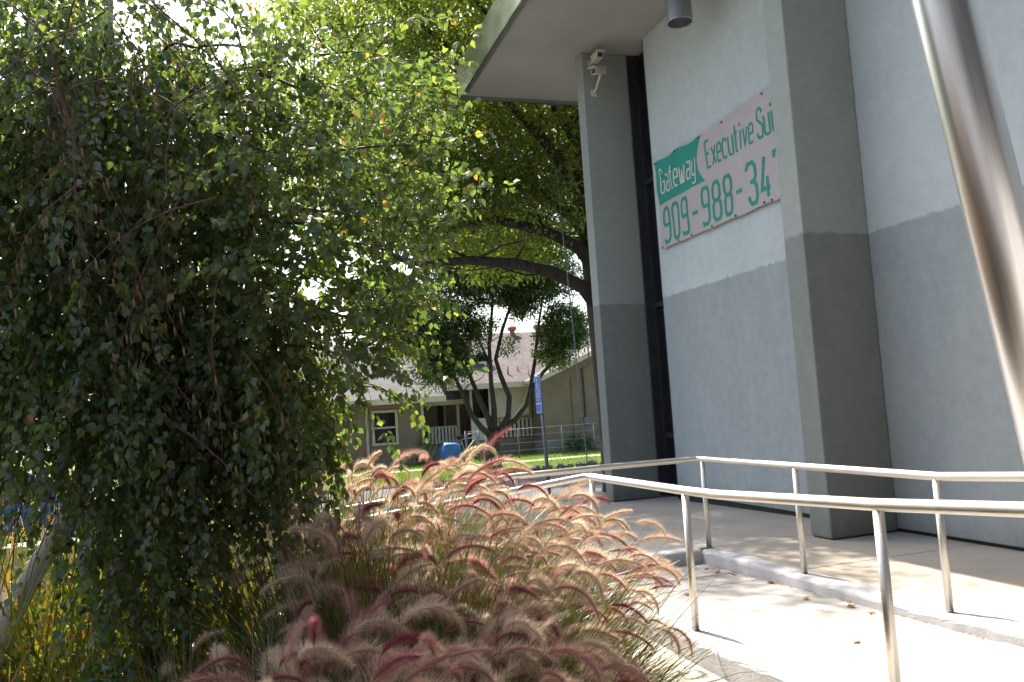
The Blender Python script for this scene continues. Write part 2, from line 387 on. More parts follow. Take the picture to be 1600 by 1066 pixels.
# unseen wing added behind the camera to block sky light: bronze glazing and roof
ew = MB().box(-1.6, WX-.01, -9, -2.9, -.25, ZS-.02).build('unseen_blocker_wing', M_DARK, B)
MB().box(-3.4, 3.86, -9, -.9, ZS, ZS+.55).build('roof', M_SOFFIT, B)  # roof of the added wing, out of view
for x0 in np.arange(-1.5, 6.0, 1.25):
    for z0, z1 in ((0, 2.9), (3.0, 5.0), (5.1, 7.2)):
        MB().box(x0+.05, x0+1.2, -2.895, -2.87, z0+.05, z1).build('pane', M_GLASS, ew)
# downlight
def ring_tube(mb, c, r0, r1, z0, z1, n=32):
    b = len(mb.v)
    for (r, z) in ((r0, z0), (r0, z1), (r1, z1), (r1, z0)):
        mb.v += [(c[0]+r*math.cos(2*math.pi*i/n), c[1]+r*math.sin(2*math.pi*i/n), z) for i in range(n)]
    for q in range(4):
        for i in range(n): mb.f.append((b+q*n+i, b+q*n+(i+1) % n, b+((q+1) % 4)*n+(i+1) % n, b+((q+1) % 4)*n+i))
    return mb
lc = (5.72, 9.58)
L = tag(empty('ceiling_downlight', (*lc, ZS)), 'grey metal cylinder downlight hanging from the overhanging roof', 'lamp')
ring_tube(MB(), lc, .175, .165, 6.6, ZS-.002).build('housing', M_LAMP, L, smooth=False)
MB().tube([(*lc, 6.75), (*lc, 6.78)], .164, 32).build('reflector', M_LAMPIN, L)
ring_tube(MB(), lc, .179, .163, 6.59, 6.603).build('rim', M_LAMPIN, L)
# second row of lights is out of frame; two security cameras on the far fin
def seccam(c, ax, arm, label):
    r = tag(empty('security_camera', tuple(arm)), label, 'camera', 'security cameras on the fin')
    ax = np.array(ax, float); ax /= np.linalg.norm(ax); side = np.cross(ax, (0, 0, 1)); side /= np.linalg.norm(side); up = np.cross(side, ax)
    c = np.array(c)
    b = MB().obox(c, ax*.17, side*.055, up*.05).build('housing', M_CREAM, r, bevel=.01)
    MB().obox(c+up*.06+ax*.03, ax*.20, side*.065, up*.008).build('sun_shield', M_CREAM, r)
    MB().obox(c+ax*.171, ax*.004, side*.04, up*.036).build('lens', M_LENS, r)
    MB().tube([arm, (arm[0], arm[1]-.10, arm[2]+.02), c-up*.05-ax*.03], .02, 8).build('bracket', M_CREAM, r)
    MB().obox(np.array(arm)+np.array([0, -.008, 0]), (.05, 0, 0), (0, .0075, 0), (0, 0, .06)).build('mounting_plate', M_CREAM, r)
    return r
seccam((5.60, 12.02, 6.93), (-.8, -.55, -.28), (5.62, 12.325, 6.68), 'cream bullet security camera on angled bracket low on the far fin')
seccam((5.60, 12.05, 7.17), (-.12, -1, -.12), (5.60, 12.325, 7.18), 'cream box security camera just under the roof on the far fin')

# ------------------------------------------------------------ banner with its lettering
YB = 11.47
def bx(u, v):
    w = .022*math.sin(u*8+v*11)*math.exp(-((u-.25)**2*6+(v-5.1)**2*8)) + .010*math.sin(u*4.1+1)*math.sin(v*4)+.006*math.sin(u*9-v*6) + .004*math.sin((u+v*.7)*15)*math.exp(-(u**2)*2)
    return 6.20 - w
BT = lambda u: 5.235 + .02*math.sin(u*3) - .03*math.sin(min(u, 1.3)/1.3*math.pi*2)**2*(u < 1.3)
BBm = lambda u: 3.845 + .012*abs(math.sin(u*4.2))
def sheet(us, vf0, vf1, nv, dx, mat, name, parent, u0f=None, u1f=None):
    mb = MB(); m = len(us)
    for j in range(nv+1):
        t = j/nv
        for u in us:
            uu = u
            v = vf0(u)*(1-t)+vf1(u)*t
            if u1f is not None: uu = u*u1f(t)
            mb.v.append((bx(uu, v)-dx, YB-uu, v))
    for j in range(nv):
        for i in range(m-1): mb.f.append((j*m+i, j*m+i+1, (j+1)*m+i+1, (j+1)*m+i))
    return mb.build(name, mat, parent, smooth=True)
BN = tag(empty('banner', (6.2, 9.7, 3.85)), 'pinkish white vinyl banner with teal lettering tied to the concrete wall', 'banner')
sheet(np.linspace(0, 3.72, 80), BBm, BT, 24, 0, M_BANNER, 'vinyl_sheet', BN)
sheet(np.linspace(0.01, 1.36, 40), lambda u: 4.545, lambda u: BT(u)-.006, 14, .003, M_TEAL, 'printed_tab', BN, u1f=lambda t: 1.04-.13*math.sin(t*math.pi)**.8*(1)+.0*t)
# stroke letters: polylines in a cell of width 1 and cap height 1 (squared condensed face)
c_ = .22
GL = {
 '9': [[(1,.5),(c_,.5),(0,.6),(0,.88),(c_,1),(1-c_,1),(1,.88),(1,.12),(1-c_,0),(c_*.6,0),(0,.1)]],
 '0': [[(0,.12),(0,.88),(c_,1),(1-c_,1),(1,.88),(1,.12),(1-c_,0),(c_,0),(0,.12)]],
 '8': [[(c_,.52),(0,.66),(0,.88),(c_,1),(1-c_,1),(1,.88),(1,.66),(1-c_,.52),(c_,.52),(0,.40),(0,.12),(c_,0),(1-c_,0),(1,.12),(1,.40),(1-c_,.52)]],
 '3': [[(0,.84),(0,.9),(c_,1),(1-c_,1),(1,.88),(1,.66),(1-c_,.53),(.35,.53)],[(1-c_,.53),(1,.40),(1,.12),(1-c_,0),(c_,0),(0,.12),(0,.2)]],
 '4': [[(.72,0),(.72,.5)],[(1,.22),(0,.22),(.45,1)]],
 '7': [[(0,.86),(0,1),(1,1),(1,.9),(.5,0)]],
 '-': [[(.1,.45),(.9,.45)]],
 'G': [[(1,.8),(1,.88),(1-c_,1),(c_,1),(0,.88),(0,.12),(c_,0),(1-c_,0),(1,.12),(1,.48),(.5,.48)]],
 'E': [[(1,1),(0,1),(0,0),(1,0)],[(0,.52),(.8,.52)]],
 'S': [[(1,.82),(1,.9),(1-c_,1),(c_,1),(0,.88),(0,.66),(1,.40),(1,.12),(1-c_,0),(c_,0),(0,.1),(0,.2)]],
 'a': [[(.1,.68),(.8,.68),(1,.58),(1,0),(c_,0),(0,.1),(0,.28),(c_,.38),(1,.38)]],
 't': [[(.3,.95),(.3,.1),(.5,0),(1,0)],[(-.1,.68),(1,.68)]],
 'e': [[(0,.34),(1,.34),(1,.56),(1-c_,.68),(c_,.68),(0,.56),(0,.12),(c_,0),(.95,0)]],
 'w': [[(0,.68),(.15,0),(.38,0),(.5,.55),(.62,0),(.85,0),(1,.68)]],
 'y': [[(0,.68),(0,.14),(.2,.04),(1,.04)],[(1,.68),(1,-.18),(.8,-.28),(.1,-.28)]],
 'x': [[(0,0),(1,.68)],[(0,.68),(1,0)]],
 'c': [[(1,.56),(1-c_,.68),(c_,.68),(0,.56),(0,.12),(c_,0),(1,0)]],
 'u': [[(0,.68),(0,.12),(c_,0),(1,0)],[(1,.68),(1,0)]],
 'i': [[(.5,0),(.5,.68)],[(.5,.84),(.5,.95)]],
 'v': [[(0,.68),(.5,0),(1,.68)]],
 's': [[(1,.6),(.8,.68),(c_,.68),(0,.58),(0,.44),(1,.26),(1,.1),(.8,0),(.05,0)]],
}
def write(txt, u, v, cap, w, adv, sw_, mat, dx):
    for ch in txt:
        a = adv
        if ch in GL:
            mb = MB(); ww = w*(1.3 if ch == 'w' else .4 if ch == 'i' else .62 if ch == 't' else 1); a = adv*(1.25 if ch == 'w' else .55 if ch == 'i' else .75 if ch == 't' else 1)
            for si, pl in enumerate(GL[ch]):
                pts = [np.array([u+p_[0]*ww, v+p_[1]*cap]) for p_ in pl]
                # fine steps so the strokes follow the cloth
                q = []
                for A, Bq in zip(pts[:-1], pts[1:]):
                    m = max(1, int(np.linalg.norm(Bq-A)/.06))
                    q += [A+(Bq-A)*i/m for i in range(m)]
                q.append(pts[-1]); L_, R_ = [], []
                closed = np.linalg.norm(q[0]-q[-1]) < 1e-6
                for i in range(len(q)):
                    a0 = q[i]-q[i-1] if i else (q[0]-q[-2] if closed else q[1]-q[0])
                    a1 = q[i+1]-q[i] if i < len(q)-1 else (q[1]-q[0] if closed else q[-1]-q[-2])
                    a0 = a0/np.linalg.norm(a0); a1 = a1/np.linalg.norm(a1)
                    n0 = np.array([-a0[1], a0[0]]); n1 = np.array([-a1[1], a1[0]]); mm = n0+n1; mm /= max(.5, np.dot(mm, mm)**.5)
                    sc = sw_/2/max(.55, np.dot(mm, n0))
                    L_.append(q[i]+mm*sc); R_.append(q[i]-mm*sc)
                b = len(mb.v); d2 = dx+si*.0008
                for Lq, Rq in zip(L_, R_): mb.v += [(bx(*Lq)-d2, YB-Lq[0], Lq[1]), (bx(*Rq)-d2, YB-Rq[0], Rq[1])]
                for i in range(len(q)-1): mb.f.append((b+2*i, b+2*i+1, b+2*i+3, b+2*i+2))
            mb.build('letter', mat, BN)
        u += a
write('Gateway', .13, 4.70, .37, .105, .158, .029, M_WHITEP, .0065)
write('Executive', 1.50, 4.70, .37, .098, .142, .032, M_TEAL, .004)
write('Suites', 2.74, 4.70, .37, .105, .14, .034, M_TEAL, .004)
write('909-988-347', .13, 3.93, .52, .175, .288, .054, M_TEAL, .004)
for u in (.01, .62, 1.32, 1.95, 2.9): MB().tube([(bx(u, BT(u)-.03)-.002, YB-u, BT(u)-.025), (bx(u, BT(u))-.012, YB-u, BT(u)-.025)], .016, 8).build('grommet', M_DARK, BN)
for u in (.04, .55, .92, 1.5, 2.1, 2.75, 2.9): MB().tube([(bx(u, 3.87)-.002, YB-u, BBm(u)+.02), (bx(u, 3.87)-.012, YB-u, BBm(u)+.02)], .016, 8).build('grommet', M_DARK, BN)

# ------------------------------------------------------------ handrails
def handrail(name, pts, posts, label, zbf):
    r = tag(empty(name, (posts[0][0], posts[0][1], zbf(*posts[0][:2]))), label, 'handrail')
    MB().tube(pts, .029, 16).build('rail', M_STEEL, r, smooth=True)
    for (x, y, zt) in posts:
        zb = zbf(x, y)
        p = MB().tube([(x, y, zb-.02), (x, y, zt-.02)], .0245, 16).build('post', M_STEEL, r, smooth=True)
    return r
zk = lambda x, y: .03+rise(y)-max(0, 2.6-x)*.09*(y > 6.3)
handrail('handrail', [(4.2, -1.5, 1.16), (4.2, 1.2, 1.07), (4.2, 2.8, .98), (4.2, 4.33, .895), (4.2, 5.78, .895), (4.2, 7.34, .895), (4.16, 7.375, .895), (3.2, 7.375, .895), (2.25, 7.375, .885), (2.1, 7.375, .87), (1.2, 7.375, .775), (.25, 7.375, .69)],
         [(4.2, 2.9, .98), (4.2, 4.36, .895), (4.2, 5.83, .895), (4.2, 7.30, .895), (2.3, 7.375, .885), (.5, 7.375, .71)],
         'brushed steel handrail on the kerb next to the office patio', zk)
handrail('handrail', [(2.63, -1.5, 1.20), (2.63, 1.2, 1.09), (2.63, 2.33, 1.025), (2.63, 3.09, .975), (2.63, 4.44, .915), (2.63, 4.8, .91), (2.63, 6.40, .91), (2.59, 6.44, .905), (1.95, 6.44, .845), (1.06, 6.44, .765), (.35, 6.44, .70)],
         [(2.63, 3.08, .975), (2.63, 4.82, .91), (2.63, 6.37, .91), (1.5, 6.44, .805), (.5, 6.44, .713), (2.63, 1.3, 1.08)],
         'brushed steel handrail on the kerb next to the cream planter wall', zk)
# leaning pole
pb, ptp = np.array([2.925, 2.275, fz(2.2)]), np.array([1.725, 2.09, 6.0])
pl = tag(empty('steel_pole', tuple(pb)), 'thick leaning polished steel pole standing on the ramp landing', 'pole')
pm_ = MB().tube([(0, 0, 0.012), (0, 0, float(np.linalg.norm(ptp-pb)))], .098, 40).build('shaft', M_POLE, pl, smooth=True, local=True)
pm_.rotation_euler = Vector(ptp-pb).to_track_quat('Z', 'Y').to_euler()
MB().tube([(0, 0, -.004), (0, 0, .014)], .17, 32).build('base_plate', M_POLE, pl, local=True)

# accessible parking sign
M_BLUE = simple('blue_sign_paint', (.03, .10, .42), .45, 0, .05); M_POSTG = simple('grey_galvanised_post', (.16, .17, .19), .5, .6, .1)
sg = tag(empty('parking_sign', (4.5, 12.7, zp(12.7)), 0), 'blue accessible parking sign on a grey steel post', 'sign')
MB().tube([(0, 0, -.02), (-.045, .01, 2.12)], .03, 10).build('post', M_POSTG, sg, smooth=True, local=True)
SR = RAD(-93)
def sgl(mb): 
    cs, sn = math.cos(SR), math.sin(SR)
    mb.v = [(x*cs-y*sn-.045, x*sn+y*cs-.0, z) for x, y, z in mb.v]; return mb
bd = sgl(MB().box(-.16, .16, -.042, -.036, 1.50, 2.10)).build('plate', M_WHITEP, sg, local=True)
for z0, z1 in ((1.66, 2.09), (1.51, 1.645)): sgl(MB().box(-.15, .15, -.045, -.0425, z0, z1)).build('blue_field', M_BLUE, sg, local=True)
wc = MB()                                                     # wheelchair symbol
def strip(mb, pts, w, y):
    pts = [np.array(p) for p in pts]
    for a, b in zip(pts[:-1], pts[1:]):
        d = (b-a)/np.linalg.norm(b-a); nn = np.array([-d[1], d[0]])*w/2; a_ = a-d*w*.3; b_ = b+d*w*.3
        mb.add([(*[(a_+nn)[0]], y, (a_+nn)[1]), ((a_-nn)[0], y, (a_-nn)[1]), ((b_-nn)[0], y, (b_-nn)[1]), ((b_+nn)[0], y, (b_+nn)[1])], [(0, 1, 2, 3)])
strip(wc, [(-.02, 2.0), (-.02, 1.90), (.05, 1.90), (.08, 1.83), (.11, 1.84)], .018, -.0465)
strip(wc, [(.055-.085*math.cos(t)-.06, 1.86-.065*math.sin(t)) for t in np.linspace(-.6, 3.3, 12)], .014, -.047)
strip(wc, [(-.035, 2.035), (-.005, 2.035)], .03, -.0465)
strip(wc, [(-.02, 1.955), (.04, 1.955)], .014, -.0472)
sgl(wc).build('wheelchair_symbol', M_WHITEP, sg, local=True)
def block_text(rows):                                         # parking / only / van accessible in block capitals
    F5 = {'P':'11110,10001,11110,10000,10000','A':'01110,10001,11111,10001,10001','R':'11110,10001,11110,10010,10001','K':'10010,10100,11000,10100,10010','I':'111,010,010,010,111','N':'10001,11001,10101,10011,10001','G':'01111,10000,10011,10001,01111','O':'01110,10001,10001,10001,01110','L':'1000,1000,1000,1000,1111','Y':'10001,01010,00100,00100,00100','V':'10001,10001,01010,01010,00100','C':'01111,10000,10000,10000,01111','E':'1111,1000,1110,1000,1111','S':'01111,10000,01110,00001,11110','B':'11110,10001,11110,10001,11110'}
    for txt, zc, h in rows:
        px_ = h/5; wid = sum(len(F5[ch].split(',')[0])+1 for ch in txt)*px_; x = -wid/2; mb = MB()
        for ch in txt:
            g_ = F5[ch].split(',')
            for r_, row in enumerate(g_):
                for c2, b_ in enumerate(row):
                    if b_ == '1': mb.add([(x+c2*px_, -.0466, zc+h/2-(r_+1)*px_), (x+(c2+1)*px_, -.0466, zc+h/2-(r_+1)*px_), (x+(c2+1)*px_, -.0466, zc+h/2-r_*px_), (x+c2*px_, -.0466, zc+h/2-r_*px_)], [(0, 1, 2, 3)])
            x += (len(g_[0])+1)*px_
        sgl(mb).build('lettering', M_WHITEP, sg, local=True)
block_text([('PARKING', 1.765, .03), ('ONLY', 1.715, .03)])

# ------------------------------------------------------------ leaves and trees
def rot_basis(d, nrm):
    """orthonormal frames: axis d, normal close to nrm"""
    d = d/(np.linalg.norm(d, axis=1, keepdims=True)+1e-9)
    s = np.cross(d, nrm); s /= np.linalg.norm(s, axis=1, keepdims=True)+1e-9
    return d, s, np.cross(s, d)
LEAF_BIRCH = np.array([(0,0,0),(.22,.30,.05),(.45,.40,.06),(.72,.22,.03),(1.05,0,-.10),(.72,-.22,.03),(.45,-.40,.06),(.22,-.30,.05),(.5,0,-.03)])
FACE_BIRCH = [(0,1,8),(1,2,8),(2,3,8),(3,4,8),(4,5,8),(5,6,8),(6,7,8),(7,0,8)]
LEAF_OVAL = np.array([(0,0,0),(.45,.24,.03),(1,0,-.04),(.45,-.24,.03)]); FACE_OVAL = [(0,1,2),(0,2,3)]
def leaves(name, base, axis, nrm, size, tmpl, faces, mat, parent, rnd=None, kind='stuff'):
    d, s, w = rot_basis(axis, nrm); n = len(base)
    T = tmpl[None, :, :]*size[:, None, None]
    V = base[:, None, :] + T[:, :, 0:1]*d[:, None, :] + T[:, :, 1:2]*s[:, None, :] + T[:, :, 2:3]*w[:, None, :]
    m = len(tmpl); F = (np.array(faces)[None]+(np.arange(n)*m)[:, None, None]).reshape(-1, 3)
    if rnd is None: rnd = rng.random(n)
    V = V.reshape(-1, 3)
    if parent is not None: V = V - wl(parent)
    o = link(name, mesh_np(name, V, F, False, {'rnd': np.repeat(rnd, m)}), mat, parent)
    if kind: o['kind'] = kind
    return o
def unit(n):
    v = rng.normal(size=(n, 3)); return v/np.linalg.norm(v, axis=1, keepdims=True)
def curve(p0, p1, sag, n=8, jit=.0):
    p0, p1 = np.array(p0, float), np.array(p1, float); out = []
    for i in range(n+1):
        t = i/n; q = p0*(1-t)+p1*t; q[2] += sag*4*t*(1-t)
        if 0 < i < n: q += rng.normal(0, jit, 3)
        out.append(q)
    return out

# --- weeping birch in the planter
BT_ = tag(empty('birch_tree', (-1.42, 5.12, -.25)), 'weeping birch with pale bark and drooping leafy branches in the planter', 'tree')
tr = [(-1.45, 5.14, -.30), (-1.40, 5.12, .1), (-1.30, 5.10, .52), (-1.19, 5.06, .72), (-1.07, 5.05, .92), (-.96, 5.02, 1.12), (-.85, 5.02, 1.32), (-.72, 4.98, 1.75), (-.66, 4.93, 2.3), (-.66, 4.85, 2.9), (-.70, 4.82, 3.5), (-.66, 4.8, 4.2), (-.6, 4.8, 4.8)]
MB().tube(tr, [.085, .072, .064, .056, .052, .049, .046, .042, .038, .034, .028, .02, .01], 14).build('trunk', M_BBARK, BT_, smooth=True)
MB().tube([(-1.28, 5.12, .45), (-1.36, 5.16, .8), (-1.36, 5.25, 1.25), (-1.45, 5.3, 2.0), (-1.6, 5.3, 3.0), (-1.7, 5.2, 4.2)], [.036, .034, .032, .03, .024, .01], 10).build('trunk', M_BBARK, BT_, smooth=True)
# crown masses: centre, radii along (camera right, depth, up), strands, droop, spacing
hr = np.array([math.cos(HEAD), -math.sin(HEAD), 0]); hf = np.array([math.sin(HEAD), math.cos(HEAD), 0])
masses = [
 (P(50, 270, 4.55), (1.05, .85, 1.25), 980, .9),
 (P(210, 250, 4.3), (.55, .65, .80), 400, .8),
 (P(180, 610, 4.3), (.85, .65, .74), 640, 1.0),
 (P(365, 560, 4.25), (.42, .45, .58), 300, 1.0),
 (P(225, 840, 4.15), (.24, .28, .38), 80, 1.1),
 (P(490, 320, 4.05), (.44, .42, .85), 280, .25),
 (P(600, 330, 4.0), (.26, .35, .58), 70, .05),
 (P(500, 140, 4.1), (.34, .4, .36), 50, .05),
 (P(515, 560, 4.1), (.24, .3, .28), 30, .5),
 (P(350, 60, 4.2), (.28, .4, .3), 14, .3),
 (P(585, 510, 4.1), (.20, .25, .25), 16, .3),
 (P(-60, -150, 4.8), (1.5, 1.0, .7), 330, .6),
]
axisdir = np.array([-.68, 4.9, 0])
lb, la, ln, ls = [], [], [], []
tw = MB(); limb = MB(); cat = MB()
for (c, R3, ns, droop) in masses:
    base_attach = [np.array(q) for q in tr[6:12]]
    nl = max(2, ns//34)
    for q in range(nl):                                     # limbs from the stem into the mass
        e = c + hr*rng.uniform(-.7, .7)*R3[0] + hf*rng.uniform(-.6, .6)*R3[1] + np.array([0, 0, rng.uniform(-.4, .6)*R3[2]])
        a0 = min(base_attach, key=lambda z_: abs(z_[2]-(e[2]-.25)))
        cv = curve(a0, e, rng.uniform(.1, .3), 9, .02)
        limb.tube(cv, np.linspace(.018, .005, len(cv)), 5)
    for q in range(ns):
        u = unit(1)[0]*rng.random()**.38
        p0 = c + hr*u[0]*R3[0] + hf*u[1]*R3[1] + np.array([0, 0, u[2]*R3[2]])
        out = hr*u[0]+hf*u[1]+rng.normal(0, .35, 3)*np.array([1, 1, .4]); out /= np.linalg.norm(out)
        dirv = out*(1-min(droop, .85)*.6) + np.array([0, 0, .5-.9*droop+rng.normal(0, .25)]); dirv /= np.linalg.norm(dirv)
        Ls = rng.uniform(.35, .8)*(1.0 if droop > .5 else .72); nst = 9; pts = [p0]; d = dirv.copy()
        for i in range(nst):
            d = d + np.array([0, 0, -.22*droop-.02]) + rng.normal(0, .10, 3); d /= np.linalg.norm(d)
            pts.append(pts[-1]+d*Ls/nst)
        if rng.random() < .5: tw.tube(pts, np.linspace(.0042, .0014, len(pts)), 3, cap=False)
        nlv = int(Ls/.0155); t = np.sort(rng.random(nlv))**.85*nst
        for tt in t:
            i = min(int(tt), nst-1); fr = tt-i; q0 = pts[i]*(1-fr)+pts[i+1]*fr
            off = unit(1)[0]; off[2] -= .2
            ax = off*.8 + (pts[i+1]-pts[i])/Ls*nst*.5 + np.array([0, 0, -.55])
            lb.append(q0+off*rng.uniform(.006, .03)); la.append(ax); ls.append(rng.uniform(.025, .050))
lb, la, ls = np.array(lb), np.array(la), np.array(ls)
foot = (lb[:, 2] < 1.30+.1*rng.normal(size=len(lb))) & (lb@hr < -2.12)      # the stem is bare near the ground
foot &= rng.random(len(lb)) < .93
lb, la, ls = lb[~foot], la[~foot], ls[~foot]; ln = unit(len(lb))
# reddish bare twigs with catkins on the side towards the camera
for q in range(52):
    if q < 40: s0 = P(rng.uniform(-10, 340), rng.uniform(-10, 380), rng.uniform(3.3, 3.8))
    else: s0 = P(rng.uniform(120, 420), rng.uniform(380, 720), rng.uniform(3.5, 3.9))
    d = hr*rng.normal(.15, .5) + np.array([0, 0, -.25]); pts = [s0]; Lq = rng.uniform(.3, .95)
    for i in range(10):
        d = d + np.array([0, 0, -.13]) + rng.normal(0, .11, 3); d /= np.linalg.norm(d); pts.append(pts[-1]+d*Lq/10)
        if i > 2 and rng.random() < .6:
            e = pts[-1]; d2 = np.array([rng.normal(0, .5), rng.normal(0, .5), -1]); d2 /= np.linalg.norm(d2)
            sub = [e, e+d2*.07+rng.normal(0, .01, 3), e+d2*.14+rng.normal(0, .02, 3)]
            tw.tube(sub, [.0016, .0013, .001], 3, cap=False)
            if rng.random() < .65: cat.tube([sub[-1], sub[-1]+np.array([.002, 0, -.012]), sub[-1]+np.array([.004, 0, -.03]), sub[-1]+np.array([.004, 0, -.042])], [.002, .0045, .0042, .0015], 5)
    tw.tube(pts, np.linspace(.0042, .0015, len(pts)), 4, cap=False)
limb.build('branches', M_TWIG, BT_, smooth=True)
tag(tw.build('twigs', M_TWIG, BT_, smooth=True), kind='stuff'); tag(cat.build('catkins', M_CATKIN, BT_, smooth=True), kind='stuff')
# the 300 leaves that show largest are leaves of their own
rel = lb-np.array([0, 0, EYE]); dep = rel@cF; sx = 800+1291*(rel@cR)/dep; sy = 533-1291*(rel@cU)/dep
inn = (sx > 5) & (sx < 900) & (sy > 5) & (sy < 1050)
score = np.where(inn, ls/dep*np.abs((ln*rel).sum(1)/np.linalg.norm(rel, axis=1))**.3 + (dep < np.percentile(dep[inn], 12))*.004, 0)
own = np.zeros(len(lb), bool); own[np.argsort(-score)[:300]] = True
leaves('crown', lb[~own], la[~own], ln[~own], ls[~own], LEAF_BIRCH, FACE_BIRCH, M_BIRCH, BT_, rng.random((~own).sum())**1.15)
lms = []
for i in range(10):
    lms.append(mesh_np('leaf', LEAF_BIRCH*np.array([1, rng.uniform(.85, 1.15), rng.uniform(.4, 1.8)]), FACE_BIRCH, False, {'rnd': np.full(9, rng.random()*.85)}))
dA, sA, wA = rot_basis(la[own], ln[own]); off = wl(BT_)
for i, (b, d, s, w, sz) in enumerate(zip(lb[own], dA, sA, wA, ls[own])):
    o = link('leaf', lms[i % 10], M_BIRCH, BT_)
    o.matrix_local = Matrix(((d[0]*sz, s[0]*sz, w[0]*sz, b[0]-off[0]), (d[1]*sz, s[1]*sz, w[1]*sz, b[1]-off[1]), (d[2]*sz, s[2]*sz, w[2]*sz, b[2]-off[2]), (0, 0, 0, 1)))

# --- broad trees made of limbs and leaf clusters
def clusters(cent, rad, per, size, aspect=1.0):
    n = len(cent)*per
    u = unit(n)*(rng.random(n)**.45)[:, None]; r = np.repeat(rad, per)[:, None]
    b = np.repeat(cent, per, 0) + u*r*np.array([1, 1, .7])
    ax = u + np.array([0, 0, -.35]) + rng.normal(0, .5, (n, 3))
    nr = np.array([0, 0, 1.0])+rng.normal(0, .6, (n, 3))
    return b, ax, nr, rng.uniform(*size, n)
def in_blobs(n, blobs, shell=.35):
    w = np.array([b[1][0]*b[1][1]*b[1][2] for b in blobs]); w = w**.85/np.sum(w**.85); out = []
    for (c, r), k_ in zip(blobs, rng.multinomial(n, w)):
        out.append(np.array(c)+unit(k_)*(rng.random(k_)**shell)[:, None]*np.array(r))
    return np.concatenate(out)
CT = tag(empty('camphor_tree', (7.3, 15.7, -.3)), 'large spreading shade tree with dark limbs behind the office corner', 'tree')
tk = MB().tube([(7.3, 15.75, -.35), (7.22, 15.7, 0), (7.15, 15.65, 1.5), (7.05, 15.6, 3.0), (7.05, 15.7, 4.2), (7.0, 15.9, 5.6), (7.0, 16.2, 7.5), (6.8, 16.6, 9.5), (6.6, 16.8, 11.5)], [.56, .46, .42, .40, .40, .33, .26, .16, .05], 16).build('trunk', M_BARK, CT, smooth=True)
tips = []
def limbpath(mb, pts, r0, r1, n=7):
    mb.tube(pts, np.linspace(r0, r1, len(pts)), n); return pts
lm = [
 ([(6.85, 15.6, 3.5), (6.5, 15.5, 3.9), (5.9, 15.4, 4.17), (5.05, 15.4, 4.38), (4.1, 15.4, 4.45), (3.2, 15.5, 4.4), (2.2, 15.7, 4.7), (1.2, 16, 5.2)], .20, .04),
 ([(6.9, 15.7, 4.3), (6.5, 15.6, 4.75), (5.9, 15.6, 5.05), (4.85, 15.7, 5.33), (3.65, 15.9, 5.2), (2.4, 16.2, 5.5), (1.0, 16.5, 6.3)], .19, .035),
 ([(6.9, 15.8, 5.0), (6.2, 16, 5.9), (5.2, 16.2, 6.3), (4.2, 16.6, 6.9), (3.0, 17, 7.8), (1.6, 17.3, 8.8)], .17, .03),
 ([(6.9, 15.8, 5.6), (6.4, 16.2, 7), (5.6, 16.8, 8.2), (4.6, 17.5, 9.4), (3.4, 18.2, 10.6)], .16, .03),
 ([(7, 16, 6.2), (7.6, 16.5, 7.8), (8.4, 17, 9.4), (9, 17.5, 10.8)], .15, .03),
 ([(7, 15.8, 5), (6.6, 17, 6), (5.9, 18.4, 6.9), (5.0, 19.8, 7.6), (4.0, 21, 8.2)], .15, .03),
 ([(7, 15.8, 4.6), (7.8, 17, 5.6), (8.8, 18.4, 6.6), (9.6, 19.8, 7.6)], .15, .03),
 ([(6.9, 15.6, 5.2), (6.0, 15.3, 6.6), (4.6, 15.3, 8.2), (3.2, 15.2, 9.2), (1.8, 15.0, 9.9)], .13, .025),
 ([(6.9, 16.0, 6.8), (5.6, 15.4, 8.6), (4.2, 14.6, 9.5), (2.6, 13.1, 10.0)], .09, .02),
 ([(6.95, 16, 7), (6.6, 15, 8.8), (6.2, 13.6, 9.6), (5.8, 12.4, 10.2)], .12, .02),
]
for pts, a, b in lm:
    mb = MB(); limbpath(mb, pts, a*.8, b*.8, 10)
    for q in range(9):
        i = rng.integers(2, len(pts)); s0 = np.array(pts[i-1]); e = s0 + np.array([rng.normal(0, .9), rng.normal(0, .9), rng.uniform(.1, 1.1)]); e[1] = max(e[1], 14.95)
        limbpath(mb, curve(s0, e, rng.uniform(-.1, .2), 5, .05), .028, .006, 5)
    mb.build('limb', M_BARK, CT, smooth=True)
blobs = [((2.2, 16.2, 7.6), (2.5, 2.6, 2.9)), ((4.8, 16.6, 8.6), (3.0, 3.0, 3.0)), ((7.2, 17, 9.2), (3.2, 3.2, 2.9)), ((4.6, 15.9, 6.0), (1.9, 1.7, 1.2)), ((3.0, 15.9, 5.4), (1.5, 1.5, .9)),
         ((5.0, 19.5, 8.4), (3.2, 2.6, 2.6)), ((9.2, 18.5, 8.2), (2.6, 2.8, 2.4)), ((5.6, 13.6, 10.6), (2.6, 2.2, 1.5)), ((8.6, 14.4, 10.6), (2.4, 2.2, 1.5)), ((2.6, 14.6, 9.4), (1.7, 1.8, 1.7)), ((6.2, 17.6, 5.8), (1.8, 1.6, 1.2)), ((5.6, 16.0, 6.9), (1.7, 1.2, 1.0)), ((5.9, 15.4, 5.6), (.9, .6, .6)), ((6.3, 16.4, 4.9), (1.3, 1.0, .5)), ((5.0, 17.5, 5.0), (1.5, 1.2, .7)), ((2.5, 13.0, 9.9), (1.1, 1.2, .8)), ((5.2, 15.05, 5.9), (1.4, .4, .9)), ((4.2, 15.1, 5.2), (1.2, .4, .5)), ((5.9, 15.1, 7.0), (.9, .35, .6)), ((6.2, 15.0, 5.2), (.5, .3, .7)), ((3.2, 15.2, 6.6), (1.3, .6, 1.0)), ((4.6, 15.6, 10.4), (2.2, 2.0, 1.4))]
cen = in_blobs(3100, blobs)
